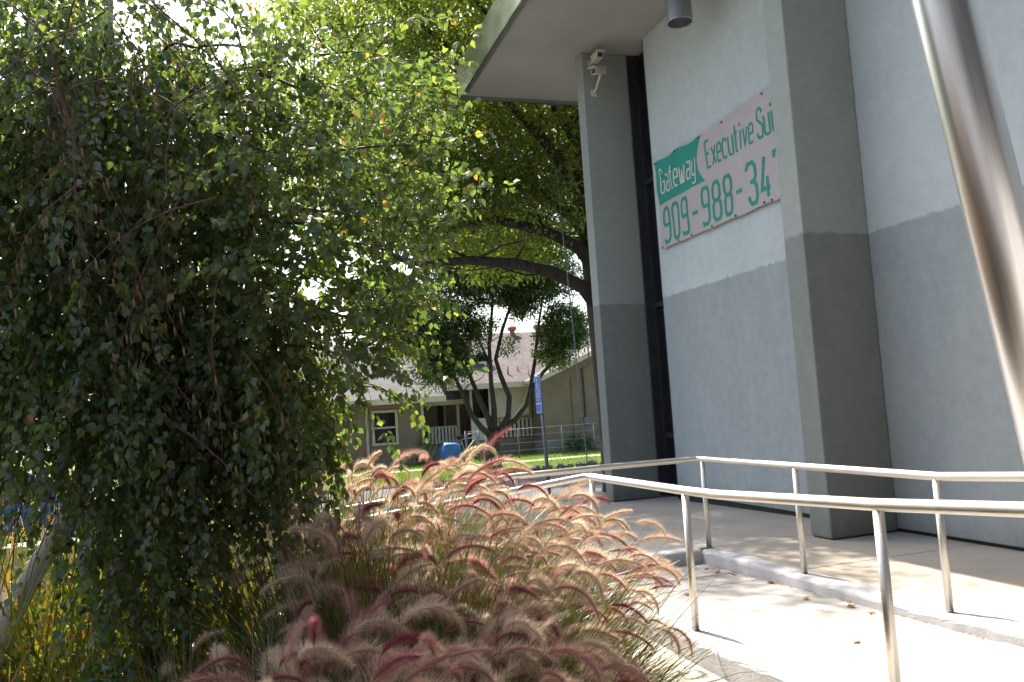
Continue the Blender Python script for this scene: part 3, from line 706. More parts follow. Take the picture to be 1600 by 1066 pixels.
bad = ((cen[:, 0] > 3.3) & (cen[:, 1] < 14.85) & (cen[:, 2] < 8.5)) | (cen[:, 2] < 4.3)
cen = cen[~bad]
b, ax, nr, sz = clusters(cen, rng.uniform(.26, .5, len(cen)), 58, (.08, .135))
ok = ~((b[:, 0] > 3.75) & (b[:, 1] < 14.6) & (b[:, 2] < 8.05))
leaves('crown', b[ok], ax[ok], nr[ok], sz[ok], LEAF_OVAL, FACE_OVAL, M_CAMPHOR, CT, rng.random(ok.sum())**1.1)
M_YEL = simple('yellow_tag', (.65, .42, .03), .5, 0, .1)
for z_ in (.93, .66, .39):
    MB().obox((6.745, 15.33, z_), (.045, .03, 0), (-.006, .012, 0), (0, 0, .05)).build('reflector_tag', M_YEL, CT)
gw = tag(MB().tube([(6.05, 14.75, -.32), (5.98, 14.9, 3.2), (5.93, 15.1, 6.3)], .012, 6).build('guy_wire', M_POSTG), 'thin grey cable running up into the large shade tree', 'cable')

# --- forked street tree on the lawn
ST = tag(empty('street_tree', (6.5, 23.1, -.2)), 'forked street tree with several dark stems standing on the lawn', 'tree')
MB().tube([(6.5, 23.1, -.25), (6.5, 23.1, .0), (6.52, 23.1, .45), (6.6, 23.1, .85)], [.36, .27, .22, .24], 14).build('trunk', M_STBARK, ST, smooth=True)
stems = [
 ([(6.55, 23.1, .75), (6.2, 23.0, 1.0), (5.93, 23, 1.4), (5.7, 23, 2.1), (5.48, 23, 2.71), (5.2, 22.9, 3.37), (4.8, 22.9, 4.3)], .13, .03),
 ([(6.57, 23.1, .8), (6.42, 23.1, 1.3), (6.25, 23.1, 1.8), (6.0, 23.1, 2.5), (5.75, 23.2, 3.1), (5.5, 23.2, 3.82), (5.3, 23.2, 4.8)], .13, .03),
 ([(6.62, 23.1, .8), (6.6, 23.1, 1.5), (6.58, 23.1, 2.28), (6.6, 23.1, 3.4), (6.86, 23.2, 4.72), (6.9, 23.2, 5.8)], .13, .03),
 ([(6.7, 23.1, .8), (7.05, 23.1, 1.4), (7.12, 23.1, 1.88), (6.9, 23.1, 2.5), (6.8, 23.1, 3.02), (7.05, 23.1, 3.9), (7.41, 23.1, 4.71), (7.6, 23.2, 5.8)], .14, .03),
 ([(6.75, 23.1, .85), (7.3, 23.1, 1.2), (7.6, 23, 1.6), (7.8, 23, 2.2), (7.97, 23, 2.8), (8.16, 23, 3.9), (8.48, 23, 5.3)], .14, .03),
 ([(7.75, 23, 2.0), (8.2, 23, 2.55), (8.7, 23, 3.0), (9.1, 23, 3.6), (9.5, 23, 4.1)], .09, .02),
 ([(6.6, 23.15, 2.9), (6.3, 23.4, 3.8), (6.1, 23.6, 5)], .06, .02), ([(8.1, 23, 3.6), (8.4, 23.2, 3.9), (8.75, 23.3, 4.2)], .05, .015),
]
for pts, a, bq in stems:
    mb = MB(); pts = [np.array(q)+rng.normal(0, .025, 3)*(0 < ii) for ii, q in enumerate(pts)]; limbpath(mb, pts, a*.78, bq*.8, 9)
    for q in range(6):
        i = rng.integers(3, len(pts)) if len(pts) > 3 else 2
        s0 = np.array(pts[i]); limbpath(mb, curve(s0, s0+np.array([rng.normal(0, .5), rng.normal(0, .5), rng.uniform(.1, .8)]), .05, 5, .04), .02, .005, 5)
    mb.build('stem', M_STBARK, ST, smooth=True)
blobs = [((4.4, 23, 4.3), (1.5, 1.4, 1.1)), ((5.2, 23, 3.2), (.8, .8, .75)), ((4.9, 22.8, 2.7), (.45, .5, .5)), ((6.4, 23.2, 5.6), (1.7, 1.5, 1.0)), ((8.3, 23.1, 5.4), (1.4, 1.4, .8)), ((9.0, 23, 3.9), (.85, .9, .75)), ((8.5, 23, 3.05), (.55, .6, .35)), ((7.7, 23.2, 4.6), (.5, .5, .4)), ((7.1, 23.6, 6.6), (2.6, 2.2, 1.0)), ((7.2, 23.0, 3.4), (.25, .3, .3)), ((3.6, 23.4, 4.9), (1.0, 1.1, .9)), ((6.0, 22.8, 4.0), (.8, .7, .6)), ((5.5, 22.7, 3.0), (.6, .5, .5)), ((8.8, 22.8, 3.5), (.85, .7, .65)), ((7.4, 23.3, 5.0), (.8, .8, .5)), ((4.4, 22.8, 3.4), (.9, .8, .6))]
cen = in_blobs(2100, blobs, .45); b, ax, nr, sz = clusters(cen, rng.uniform(.18, .38, len(cen)), 64, (.07, .12))
leaves('crown', b, ax, nr, sz, LEAF_OVAL, FACE_OVAL, M_SMALLTREE, ST)

# --- trees beyond the car park and the houses
def far_tree(name, label, base, h, blobs, n, per, mat=M_SMALLTREE, size=(.12, .22), cr=(.4, .8)):
    t = tag(empty(name, base), label, 'tree', 'trees in the distance')
    bx_, by_, bz_ = base
    MB().tube([(bx_, by_, bz_-.05), (bx_+.1, by_, bz_+h*.3), (bx_, by_+.1, bz_+h*.7)], [.25, .19, .06], 10).build('trunk', M_STBARK, t, smooth=True)
    cen = in_blobs(n, blobs, .4); b, ax, nr, sz = clusters(cen, rng.uniform(*cr, len(cen)), per, size)
    leaves('crown', b, ax, nr, sz, LEAF_OVAL, FACE_OVAL, mat, t); return t
far_tree('broadleaf_tree', 'round green tree across the car park behind the birch', (-9, 29, -.2), 5, [((-9, 29, 3.6), (2.6, 2.4, 2.2)), ((-7.6, 28.5, 2.6), (1.6, 1.5, 1.4))], 260, 50)
far_tree('broadleaf_tree', 'tall spreading tree beside the grey roofed house behind the birch', (-2.2, 34, -.2), 7, [((-2.2, 34, 4.6), (2.8, 2.6, 2.4)), ((-3.8, 33.5, 3.4), (1.8, 1.8, 1.6))], 300, 50)
far_tree('broadleaf_tree', 'leafy tree rising beyond the brown shingle roof', (9.5, 45, -.2), 7, [((9.5, 45, 4.4), (3.4, 2.6, 2.0)), ((13, 46, 4.2), (2.6, 2.4, 1.8))], 260, 40)

def blocker_tree(label, base, blobs):
    t = far_tree('broadleaf_tree', label, base, 7, blobs, 420, 46, M_SMALLTREE, (.14, .26), (.5, .9)); return t
blocker_tree('unseen dense tree added behind the camera to cut sky light', (-7.5, -5, -.3), [((-7.5, -5, 5.0), (4.2, 3.6, 3.4)), ((-9, -2, 4.4), (3, 3, 2.6))])  # added out of view so less sky light arrives from behind

# ------------------------------------------------------------ houses across the street
def siding(name, col, pitch=.13):
    k = NT(name); p = k.pos(); z = k.sepz(p)
    saw = k.math('FRACT', k.math('DIVIDE', z, pitch))
    c = k.ramp(k.noise(p, 2.5, 6, .6), [(.3, tuple(x*.85 for x in col)), (.7, tuple(x*1.1 for x in col))])
    k.pbr(c, .8, 0, k.bump(saw, .8, .02)); return k.m
M_TAN = siding('tan_lap_siding', (.27, .21, .15)); M_PINK = siding('pinkish_lap_siding', (.36, .27, .22)); M_TAN2 = siding('dark_tan_lap_siding', (.24, .195, .135))
M_TRIM = simple('cream_trim_paint', (.55, .49, .38), .7, 0, .08); M_WTRIM = simple('white_trim_paint', (.66, .62, .55), .7, 0, .06)
def shingles(name, col):
    k = NT(name); p = k.pos()
    br = k.n('ShaderNodeTexBrick'); mp = k.n('ShaderNodeMapping'); k.l(p, mp.inputs[0])
    mp.inputs['Rotation'].default_value = (RAD(90), 0, 0); k.l(mp.outputs[0], br.inputs['Vector'])
    br.inputs['Scale'].default_value = 1; br.inputs['Brick Width'].default_value = .3; br.inputs['Row Height'].default_value = .085; br.inputs['Mortar Size'].default_value = .008
    br.inputs[1].default_value = (*tuple(x*.8 for x in col), 1); br.inputs[2].default_value = (*tuple(x*1.2 for x in col), 1); br.inputs[3].default_value = (*tuple(x*.4 for x in col), 1)
    c = k.mix(.35, br.outputs[0], k.ramp(k.noise(p, 3, 6, .7), [(.3, tuple(x*.6 for x in col)), (.7, tuple(x*1.35 for x in col))]))
    k.pbr(c, .95, 0, k.bump(br.outputs[1], .5, .01)); return k.m
M_SHG = shingles('grey_shingles', (.145, .14, .138)); M_SHB = shingles('brown_shingles', (.135, .115, .108))
M_FOUND = concrete('foundation_concrete', (.22, .21, .19), (.3, .29, .27)); M_DOOR = simple('dark_interior', (.05, .045, .045), .6)
def slope(mb, x0, x1, ye, ze, yr, zr, th=.12):
    return mb.hexa([(x0, ye, ze), (x1, ye, ze), (x1, yr, zr), (x0, yr, zr)], [(x0, ye, ze+th), (x1, ye, ze+th), (x1, yr, zr+th), (x0, yr, zr+th)])
def window(par, x0, x1, z0, z1, y, trim, mid=True):
    w = MB().box(x0, x1, y-.02, y+.03, z0, z1).build('window', M_GLASS, par)
    t = .09
    for q in ((x0-t, x0, z0-t, z1+t), (x1, x1+t, z0-t, z1+t), (x0, x1, z1, z1+t), (x0, x1, z0-t, z0)):
        MB().box(q[0], q[1], y-.06, y-.002, q[2], q[3]).build('frame', trim, w)
    if mid: MB().box(x0, x1, y-.045, y-.021, (z0+z1)/2-.03, (z0+z1)/2+.03).build('frame', trim, w)
    return w
HA = tag(empty('house', (3, 31, -.2)), 'tan house with pale grey shingle roof and one wide trimmed window', 'house')
MB().box(-1.5, 5.80, 29.5, 36.5, -.2, 2.15).build('wall', M_TAN, HA)
ra = slope(slope(MB(), -2.1, 6.5, 28.75, 2.02, 33.0, 4.22), -2.1, 6.5, 37.25, 2.02, 33.001, 4.22).build('roof', M_SHG, HA)
MB().box(-2.1, 6.52, 28.68, 28.745, 1.95, 2.15).build('fascia', M_TRIM, ra)
MB().prism([(0, 0), (1, 0), (1, 1)], 0, 1)
gm = MB().add([(5.8, 29.5, 2.15), (5.8, 36.5, 2.15), (5.8, 33, 4.1), (5.6, 29.5, 2.15), (5.6, 36.5, 2.15), (5.6, 33, 4.1)], [(0, 1, 2), (5, 4, 3), (0, 2, 5, 3), (1, 4, 5, 2)]).build('gable', M_TAN, HA)
window(HA, 4.05, 4.80, .62, 1.68, 29.49, M_TRIM)
window(HA, 1.2, 2.0, .62, 1.68, 29.49, M_TRIM)
for x in (2.88, 3.75, 5.74): MB().box(x, x+.09, 29.42, 29.497, -.2, 2.0).build('corner_board', M_TRIM, HA)
HB = tag(empty('house', (9.5, 33, -.2)), 'brown shingled bungalow with railed porch, dormer and cream roller blind', 'house')
MB().box(6.45, 14.5, 33.0, 40, -.2, 2.5).build('wall', M_PINK, HB)
rb = slope(slope(MB(), 6.9, 16, 30.1, 2.42, 35.5, 4.85), 6.9, 16, 41, 2.42, 35.501, 4.85).build('roof', M_SHB, HB)
MB().box(6.9, 16, 30.03, 30.095, 2.35, 2.56).build('fascia', M_TRIM, rb)
rp2 = slope(MB(), 6.0, 8.0, 31.4, 1.90, 33.6, 2.85).build('porch_roof', M_SHB, HB)
MB().box(6.0, 8.0, 31.34, 31.395, 1.84, 2.03).build('fascia', M_TRIM, rp2)
MB().box(6.3, 7.75, 31.5, 32.99, -.2, .28).build('porch_floor', M_FOUND, HB)
MB().box(7.55, 7.66, 31.52, 31.63, .28, 1.9).build('porch_post', M_TRIM, HB)
dr = MB().box(7.12, 7.32, 32.94, 32.995, .3, 1.85).build('door', M_DOOR, HB)
MB().box(7.34, 7.43, 32.93, 32.99, .3, 1.9).build('door_frame', M_WTRIM, HB)
for x in np.arange(6.38, 7.52, .135): MB().box(x, x+.085, 31.55, 31.60, .36, 1.02).build('baluster', M_WTRIM, HB)
for z in (.42, .95): MB().box(6.34, 7.54, 31.605, 31.65, z, z+.08).build('railing', M_WTRIM, HB)
# right porch with blind
MB().box(7.9, 10.4, 30.75, 32.9, -.2, .42).build('porch_floor', M_TAN2, HB)
MB().box(8.9, 10.3, 32.4, 32.98, .42, 2.4).build('porch_back', M_DOOR, HB)
bl = MB()
for i in range(24): z0 = 1.28+i*.047; bl.box(8.62, 10.22, 30.60+.006*(i % 2), 30.63+.006*(i % 2), z0, z0+.0465)
bl.build('roller_blind', M_TRIM, HB)
MB().tube([(8.6, 30.62, 1.27), (10.24, 30.62, 1.27)], .05, 10).build('blind_roll', M_TRIM, HB, smooth=True)
for x in np.arange(8.75, 10.3, .17): MB().box(x, x+.10, 30.78, 30.82, .45, 1.2).build('baluster', M_TRIM, HB)
for x in np.arange(7.92, 8.7, .105): MB().box(x, x+.10, 30.76, 30.80, -.1, 1.25).build('picket', M_WTRIM, HB)
MB().box(8.75, 10.35, 30.825, 30.87, 1.1, 1.2).build('railing', M_TRIM, HB)
for x in (7.93, 10.3): MB().box(x, x+.1, 30.83, 30.93, .42, 2.38).build('porch_post', M_TRIM, HB)
dm = MB().box(8.4, 9.0, 31.9, 33.4, 2.75, 3.5).build('dormer', M_PINK, HB)
window(HB, 8.50, 8.88, 2.98, 3.40, 31.89, M_WTRIM, False)
MB().add([(8.2, 31.7, 3.45), (8.7, 31.7, 3.85), (9.2, 31.7, 3.45), (8.2, 34.4, 3.45), (8.7, 34.4, 3.85), (9.2, 34.4, 3.45), (8.2, 31.7, 3.52), (8.7, 31.7, 3.93), (9.2, 31.7, 3.52), (8.2, 34.4, 3.52), (8.7, 34.4, 3.93), (9.2, 34.4, 3.52)],
         [(0, 3, 4, 1), (1, 4, 5, 2), (6, 7, 10, 9), (7, 8, 11, 10), (0, 1, 7, 6), (1, 2, 8, 7), (0, 6, 9, 3), (2, 5, 11, 8)]).build('dormer_roof', M_SHB, dm)
M_RUST = simple('terracotta_vent', (.34, .13, .09), .8, 0, .2)
for x, y, z in ((11.2, 35.2, 4.85), (12.45, 35.3, 4.9)):
    MB().tube([(x, y, z-.3), (x, y, z+.15), (x, y, z+.2), (x, y, z+.32), (x, y, z+.42)], [.11, .11, .19, .21, .06], 12).build('roof_vent', M_RUST, rb)
for x, y in ((9.55, 30.9), (10.05, 31.2)): MB().tube([(x, y, 2.6), (x, y, 3.2)], .04, 8).build('vent_pipe', M_RUST, rb, smooth=True)
HC = tag(empty('house', (12, 32, -.2)), 'dark tan lap sided house wing with sloping cream eave beside the office', 'house')
MB().box(10.42, 16, 29.5, 34.5, .28, 2.6).build('wall', M_TAN2, HC)
MB().box(10.40, 16.02, 29.48, 34.5, -.2, .278).build('foundation', M_FOUND, HC)
MB().add([(10.42, 29.5, 2.6), (16, 29.5, 2.6), (13.2, 29.5, 3.75), (10.42, 29.7, 2.6), (16, 29.7, 2.6), (13.2, 29.7, 3.75)], [(0, 1, 2), (5, 4, 3), (0, 2, 5, 3), (1, 4, 5, 2)]).build('gable', M_TAN2, HC)
rc = MB().hexa([(9.9, 28.9, 2.42), (13.2, 28.9, 3.78), (13.2, 35, 3.78), (9.9, 35, 2.42)], [(9.9, 28.9, 2.54), (13.2, 28.9, 3.90), (13.2, 35, 3.90), (9.9, 35, 2.54)])
rc.hexa([(13.201, 28.9, 3.78), (16.5, 28.9, 2.42), (16.5, 35, 2.42), (13.201, 35, 3.78)], [(13.201, 28.9, 3.90), (16.5, 28.9, 2.54), (16.5, 35, 2.54), (13.201, 35, 3.90)])
rc = rc.build('roof', M_SHG, HC)
MB().hexa([(9.9, 28.83, 2.36), (13.2, 28.83, 3.72), (13.2, 28.89, 3.72), (9.9, 28.89, 2.36)], [(9.9, 28.83, 2.56), (13.2, 28.83, 3.92), (13.2, 28.89, 3.92), (9.9, 28.89, 2.56)]).build('barge_board', M_TRIM, rc)
MB().tube([(12.1, 29.45, 1.0), (12.1, 29.45, 2.9), (12.08, 28.7, 3.0), (12.08, 28.7, 4.8)], .03, 8).build('service_mast', M_POSTG, HC, smooth=True)
MB().box(12.0, 12.25, 29.38, 29.499, .75, 1.05).build('meter_box', M_POSTG, HC)
MB().box(11.6, 11.7, 29.44, 29.499, .28, 2.6).build('corner_board', M_TAN2, HC)

# bicycle, covered cart, shrubs, low wire fence
M_TARP = simple('blue_tarp', (.03, .12, .30), .45, 0, .2, 4, .5, 6); M_RUBBER = simple('black_rubber', (.02, .02, .02), .8); M_CHROME = simple('dull_chrome', (.45, .45, .45), .35, .9)
ct = tag(empty('covered_cart', (6.3, 27.5, -.2)), 'small wheeled cart covered with a bright blue tarp by the porch', 'cart')
n = 12; mb = MB()
prof = [(-.40, .28), (-.37, .55), (-.30, .80), (-.24, .86), (.25, .84), (.33, .78), (.38, .5), (.40, .26)]
for j, y in enumerate(np.linspace(-.3, .3, 7)):
    for i, (x, z) in enumerate(prof): mb.v.append((x+.025*math.sin(j*2.1+i), y+.03*math.sin(i*1.7+j), z-.06*abs(y)/.3+.02*math.sin(i*3+j*2)))
m = len(prof)
for j in range(6):
    for i in range(m-1): mb.f.append((j*m+i, j*m+i+1, (j+1)*m+i+1, (j+1)*m+i))
mb.f.append(tuple(range(m))[::-1]); mb.f.append(tuple(range(6*m, 7*m)))
mb.build('tarp', M_TARP, ct, local=True, smooth=True)
def wheel(par, c, r, ax='y'):
    t = MB(); n = 24
    pts = [(c[0]+r*math.cos(2*math.pi*i/n), c[1], c[2]+r*math.sin(2*math.pi*i/n)) for i in range(n+1)]
    t.tube(pts, .018, 6, cap=False); w = t.build('wheel', M_RUBBER, par, local=True, smooth=True)
    s = MB()
    for i in range(10): a = math.pi*2*i/10; s.tube([c, (c[0]+r*math.cos(a), c[1], c[2]+r*math.sin(a))], .004, 3)
    s.build('spokes', M_CHROME, w, local=True)
for x in (-.25, .3): wheel(ct, (x, -.33, .16), .15)
MB().box(-.38, .38, -.25, .25, .22, .30).build('tray', M_DARK, ct, local=True); ct.scale = (.85, .85, .85)
bk = tag(empty('bicycle', (7.0, 27.9, -.2), RAD(25)), 'old bicycle leaning by the porch next to the blue covered cart', 'bicycle')
wheel(bk, (-.5, 0, .33), .31); wheel(bk, (.5, 0, .33), .31)
fr = MB()
for a, b_ in (((-.5, 0, .33), (-.15, 0, .33)), ((-.15, 0, .33), (-.25, 0, .80)), ((-.25, 0, .8), (.32, 0, .82)), ((-.15, 0, .33), (.34, 0, .75)), ((-.5, 0, .33), (-.22, 0, .7)), ((.5, 0, .33), (.3, 0, .98))): fr.tube([a, b_], .016, 6)
fr.build('frame', M_CHROME, bk, local=True)
MB().tube([(.28, -.28, 1.02), (.36, -.2, 1.03), (.31, 0, 1.0), (.36, .2, 1.03), (.28, .28, 1.02)], .013, 6).build('handlebar', M_CHROME, bk, local=True)
MB().tube([(-.40, 0, .86), (-.28, 0, .87), (-.10, 0, .86)], [.07, .08, .02], 8).build('saddle', M_RUBBER, bk, local=True)
def shrub(loc, r, label, n=60, per=30, mat=M_SHRUB, size=(.05, .09), name='shrub', cr=(.10, .2)):
    s = tag(empty(name, loc), label, 'shrub')
    loc = np.array(loc); st = MB()
    for q in range(5): st.tube([loc+np.array([0, 0, -.03]), loc+np.array([rng.normal(0, r[0]*.3), rng.normal(0, r[1]*.3), r[2]])], [.02, .006], 5)
    st.build('stems', M_STBARK, s)
    cen = in_blobs(n, [(loc+np.array([0, 0, r[2]*.95]), r)], .4); b, ax, nr, sz = clusters(cen, rng.uniform(*cr, len(cen)), per, size); keep = b[:, 2] > loc[2]+.01
    leaves('foliage', b[keep], ax[keep], nr[keep], sz[keep], LEAF_OVAL, FACE_OVAL, mat, s); return s
shrub((5.55, 28.3, -.2), (.38, .35, .5), 'small dark clipped bush at the corner of the grey roofed house')
shrub((11.6, 28.9, -.2), (.7, .35, .35), 'low dark shrub against the tan house foundation')
gt = tag(empty('wire_gate', (6.95, 27.1, -.2)), 'low pipe framed wire gate in front of the porch', 'gate')
for x in (6.75, 7.2): MB().tube([(x, 27.1, -.22), (x, 27.1, .88)], .03, 8).build('post', M_POSTG, gt, smooth=True)
MB().tube([(6.8, 27.1, -.1), (6.8, 27.1, .70), (6.85, 27.1, .78), (7.1, 27.1, .78), (7.15, 27.1, .70), (7.15, 27.1, -.1)], .018, 8).build('frame', M_POSTG, gt, smooth=True)
fw = tag(empty('wire_fence', (9.5, 27.1, -.2)), 'low wire fence on thin pipe posts across the lawn', 'fence')
for x in (8.6, 10.2, 11.4, 12.9): MB().tube([(x, 27.1, -.22), (x, 27.1, .84)], .025, 8).build('post', M_POSTG, fw, smooth=True)
MB().tube([(7.3, 27.1, .82), (12.9, 27.1, .84)], .016, 6).build('top_pipe', M_POSTG, fw, smooth=True)
for z in (.1, .35, .6): MB().tube([(7.3, 27.1, z), (12.9, 27.1, z)], .003, 3).build('wire', M_POSTG, fw)
# rocks along the lawn edge
M_ROCK = concrete('edging_rock', (.10, .095, .09), (.2, .19, .18))
for i in range(14):
    x = 5.0+i*.33+rng.uniform(-.05, .05); r_ = rng.uniform(.07, .13); y = 21.62
    mb = MB(); nlat, nlon = 5, 8
    for a in range(nlat+1):
        for b_ in range(nlon):
            th = math.pi*a/nlat; ph = 2*math.pi*b_/nlon; rr = r_*(1+.25*math.sin(3*ph+i)*math.sin(th)+rng.uniform(-.12, .12)); mb.v.append((rr*math.sin(th)*math.cos(ph)*1.3, rr*math.sin(th)*math.sin(ph), rr*math.cos(th)*.8))
    for a in range(nlat):
        for b_ in range(nlon): mb.f.append((a*nlon+b_, (a+1)*nlon+b_, (a+1)*nlon+(b_+1) % nlon, a*nlon+(b_+1) % nlon))
    o = mb.build('edging_rock', M_ROCK); o.location = (x, y, -.2+r_*.45); tag(o, 'dark rounded edging rock at the near edge of the lawn', 'rock', 'edging rocks along the lawn')

# lawn blades
n = 42000
bx0 = np.stack([rng.uniform(2.5, 14, n), 21.5+rng.random(n)**1.3*7.8, np.full(n, -.2)], 1)
bx0 = bx0[~((bx0[:, 1] > 25.52) & (bx0[:, 1] < 26.18))]
n = len(bx0)
leaves('grass', bx0, np.array([0, 0, 1.0])+rng.normal(0, .35, (n, 3)), unit(n), rng.uniform(.05, .11, n), np.array([(0, .06, 0), (0, -.06, 0), (1, 0, 0)]), [(0, 1, 2)], M_TURFB, None)
tag(bpy.data.objects['grass'], 'short green lawn grass in front of the houses', 'grass')

# ------------------------------------------------------------ parked cars beyond the birch
M_CARB = simple('blue_car_paint', (.03, .07, .22), .22, .2, .04, 2, spec=.6); M_CARW = simple('silver_car_paint', (.42, .44, .47), .25, .5, .04, 2, spec=.6)
M_LIGHTR = simple('red_lens', (.35, .02, .02), .25); M_LIGHTW = simple('clear_lens', (.6, .6, .6), .2)
def car(loc, rz, paint, label):
    r = tag(empty('parked_car', loc, rz), label, 'car', 'cars in the car park')
    secs = [(-2.15, .35, .72, .62), (-2.05, .30, .90, .74), (-1.5, .24, .98, .82), (-.9, .22, 1.0, .86), (0, .20, 1.0, .88), (.9, .20, .98, .87), (1.6, .22, .88, .82), (2.05, .28, .74, .72), (2.18, .36, .60, .58)]
    mb = MB(); k_ = 10
    for x, z0, z1, w in secs:
        for t in np.linspace(0, 1, k_):
            an = math.pi*t; cx = math.copysign(abs(math.cos(an))**.35, math.cos(an)); mb.v.append((x, w*cx, z0+.12+(z1-z0-.12)*math.sin(an)**.45 if 0 < t < 1 else z0))
    for i in range(len(secs)-1):
        for j in range(k_): mb.f.append((i*k_+j, i*k_+(j+1) % k_, (i+1)*k_+(j+1) % k_, (i+1)*k_+j))
    mb.f.append(tuple(range(k_))[::-1]); q0 = (len(secs)-1)*k_; mb.f.append(tuple(range(q0, q0+k_)))
    mb.build('body', paint, r, local=True, smooth=True)
    lo = [(-1.75, -.78, .93), (.95, -.80, .95), (.95, .80, .95), (-1.75, .78, .93)]; hi = [(-1.05, -.58, 1.42), (.15, -.60, 1.44), (.15, .60, 1.44), (-1.05, .58, 1.42)]
    cb = MB().hexa(lo, hi).build('cabin', M_GLASS, r, local=True, bevel=.05)
    MB().hexa([(-1.12, -.60, 1.40), (.22, -.62, 1.42), (.22, .62, 1.42), (-1.12, .60, 1.40)], [(-1.0, -.5, 1.46), (.1, -.52, 1.475), (.1, .52, 1.475), (-1.0, .5, 1.46)]).build('roof', paint, r, local=True, bevel=.02)
    for sx_ in (-1, 1):
        for a, b_ in (((.95, .81*sx_, .95), (.15, .61*sx_, 1.44)), ((-1.75, .79*sx_, .93), (-1.05, .59*sx_, 1.42)), ((-.4, .80*sx_, .95), (-.4, .61*sx_, 1.43))): MB().tube([a, b_], .035, 6).build('pillar', paint, cb, local=True)
    for x in (-1.35, 1.35):
        for y in (-.80, .80):
            s_ = 1 if y > 0 else -1
            w = MB().tube([(x, y-.10*s_, .32), (x, y+.08*s_, .32)], .32, 20).build('wheel', M_RUBBER, r, local=True)
            MB().tube([(x, y+.081*s_, .32), (x, y+.095*s_, .32)], .20, 16).build('rim', M_CHROME, w, local=True)
    for y in (-.55, .55):
        MB().box(2.10, 2.17, y-.15, y+.15, .56, .66).build('headlight', M_LIGHTW, r, local=True, bevel=.02)
        MB().box(-2.17, -2.08, y-.14, y+.14, .66, .80).build('tail_light', M_LIGHTR, r, local=True, bevel=.02)
    return r
car(tuple(np.array([-4.6, 14.2, -.3])), RAD(200), M_CARB, 'dark blue sedan parked in the car park behind the birch trunk')
car(tuple(np.array([-9.3, 18.8, -.3])), RAD(185), M_CARW, 'silver sedan parked in the far row of the car park')

# ------------------------------------------------------------ fountain grass
def plume_mesh(bend, length, rad, seed):
    r_ = np.random.default_rng(seed); n = 16; pts = []; tang = []
    a = 0.0; p = np.zeros(3)
    for i in range(n+1):
        pts.append(p.copy()); d = np.array([math.cos(a), 0, math.sin(a)]); tang.append(d)
        p = p + d*length/n; a -= bend/n*(1.25-.5*i/n)
    V, F, A = [], [], []
    prof = lambda t: rad*.20*min(1, t*7+.3)*(1-t**3)**.7+.0006
    for i in range(n+1):
        d = tang[i]; s = np.array([0, 1., 0]); u = np.cross(s, d)
        for k_ in range(6):
            an = k_*math.pi/3; V.append(pts[i]+prof(i/n)*(math.cos(an)*s+math.sin(an)*u)); A.append(.15+.3*i/n)
    for i in range(n):
        for k_ in range(6):
            q = i*6+k_; q2 = i*6+(k_+1) % 6; F += [(q, q2, q2+6), (q, q2+6, q+6)]
    dens = r_.uniform(.55, 1.0)
    for b_ in range(int(1150*dens)):
        t = r_.random()**.9*.98; i = min(int(t*n), n-1); fr = t*n-i
        p = pts[i]*(1-fr)+pts[i+1]*fr; d = tang[i]; s = np.array([0, 1., 0]); u = np.cross(s, d); an = r_.random()*2*math.pi
        rd = math.cos(an)*s+math.sin(an)*u; L_ = rad*r_.uniform(.45, 1.5)*(1.15-.75*t**2)*min(1, .45+t*5)
        dd = d*r_.uniform(.35, 1.2)+rd+r_.normal(0, .15, 3); dd /= np.linalg.norm(dd); side = np.cross(dd, d); side /= np.linalg.norm(side)+1e-9
        b0 = p+rd*prof(t)*.6; q = len(V); w = .00072
        V += [b0+side*w, b0-side*w, b0+dd*L_*1.25]; A += [.35, .35, 1.0]; F.append((q, q+1, q+2))
    return mesh_np('plume', np.array(V), np.array(F), False, {'rnd': A})
PLM = []
sd = 0
for bend in (.7, 1.2, 1.7, 2.2):
    for j in range(4): sd += 1; PLM.append((bend, plume_mesh(bend, [.18, .24, .30, .21][j], [.024, .029, .033, .026][j], sd)))
for _, me in PLM: me.materials.append(M_PLUME)
WIND = np.array([.80, -.45, 0])
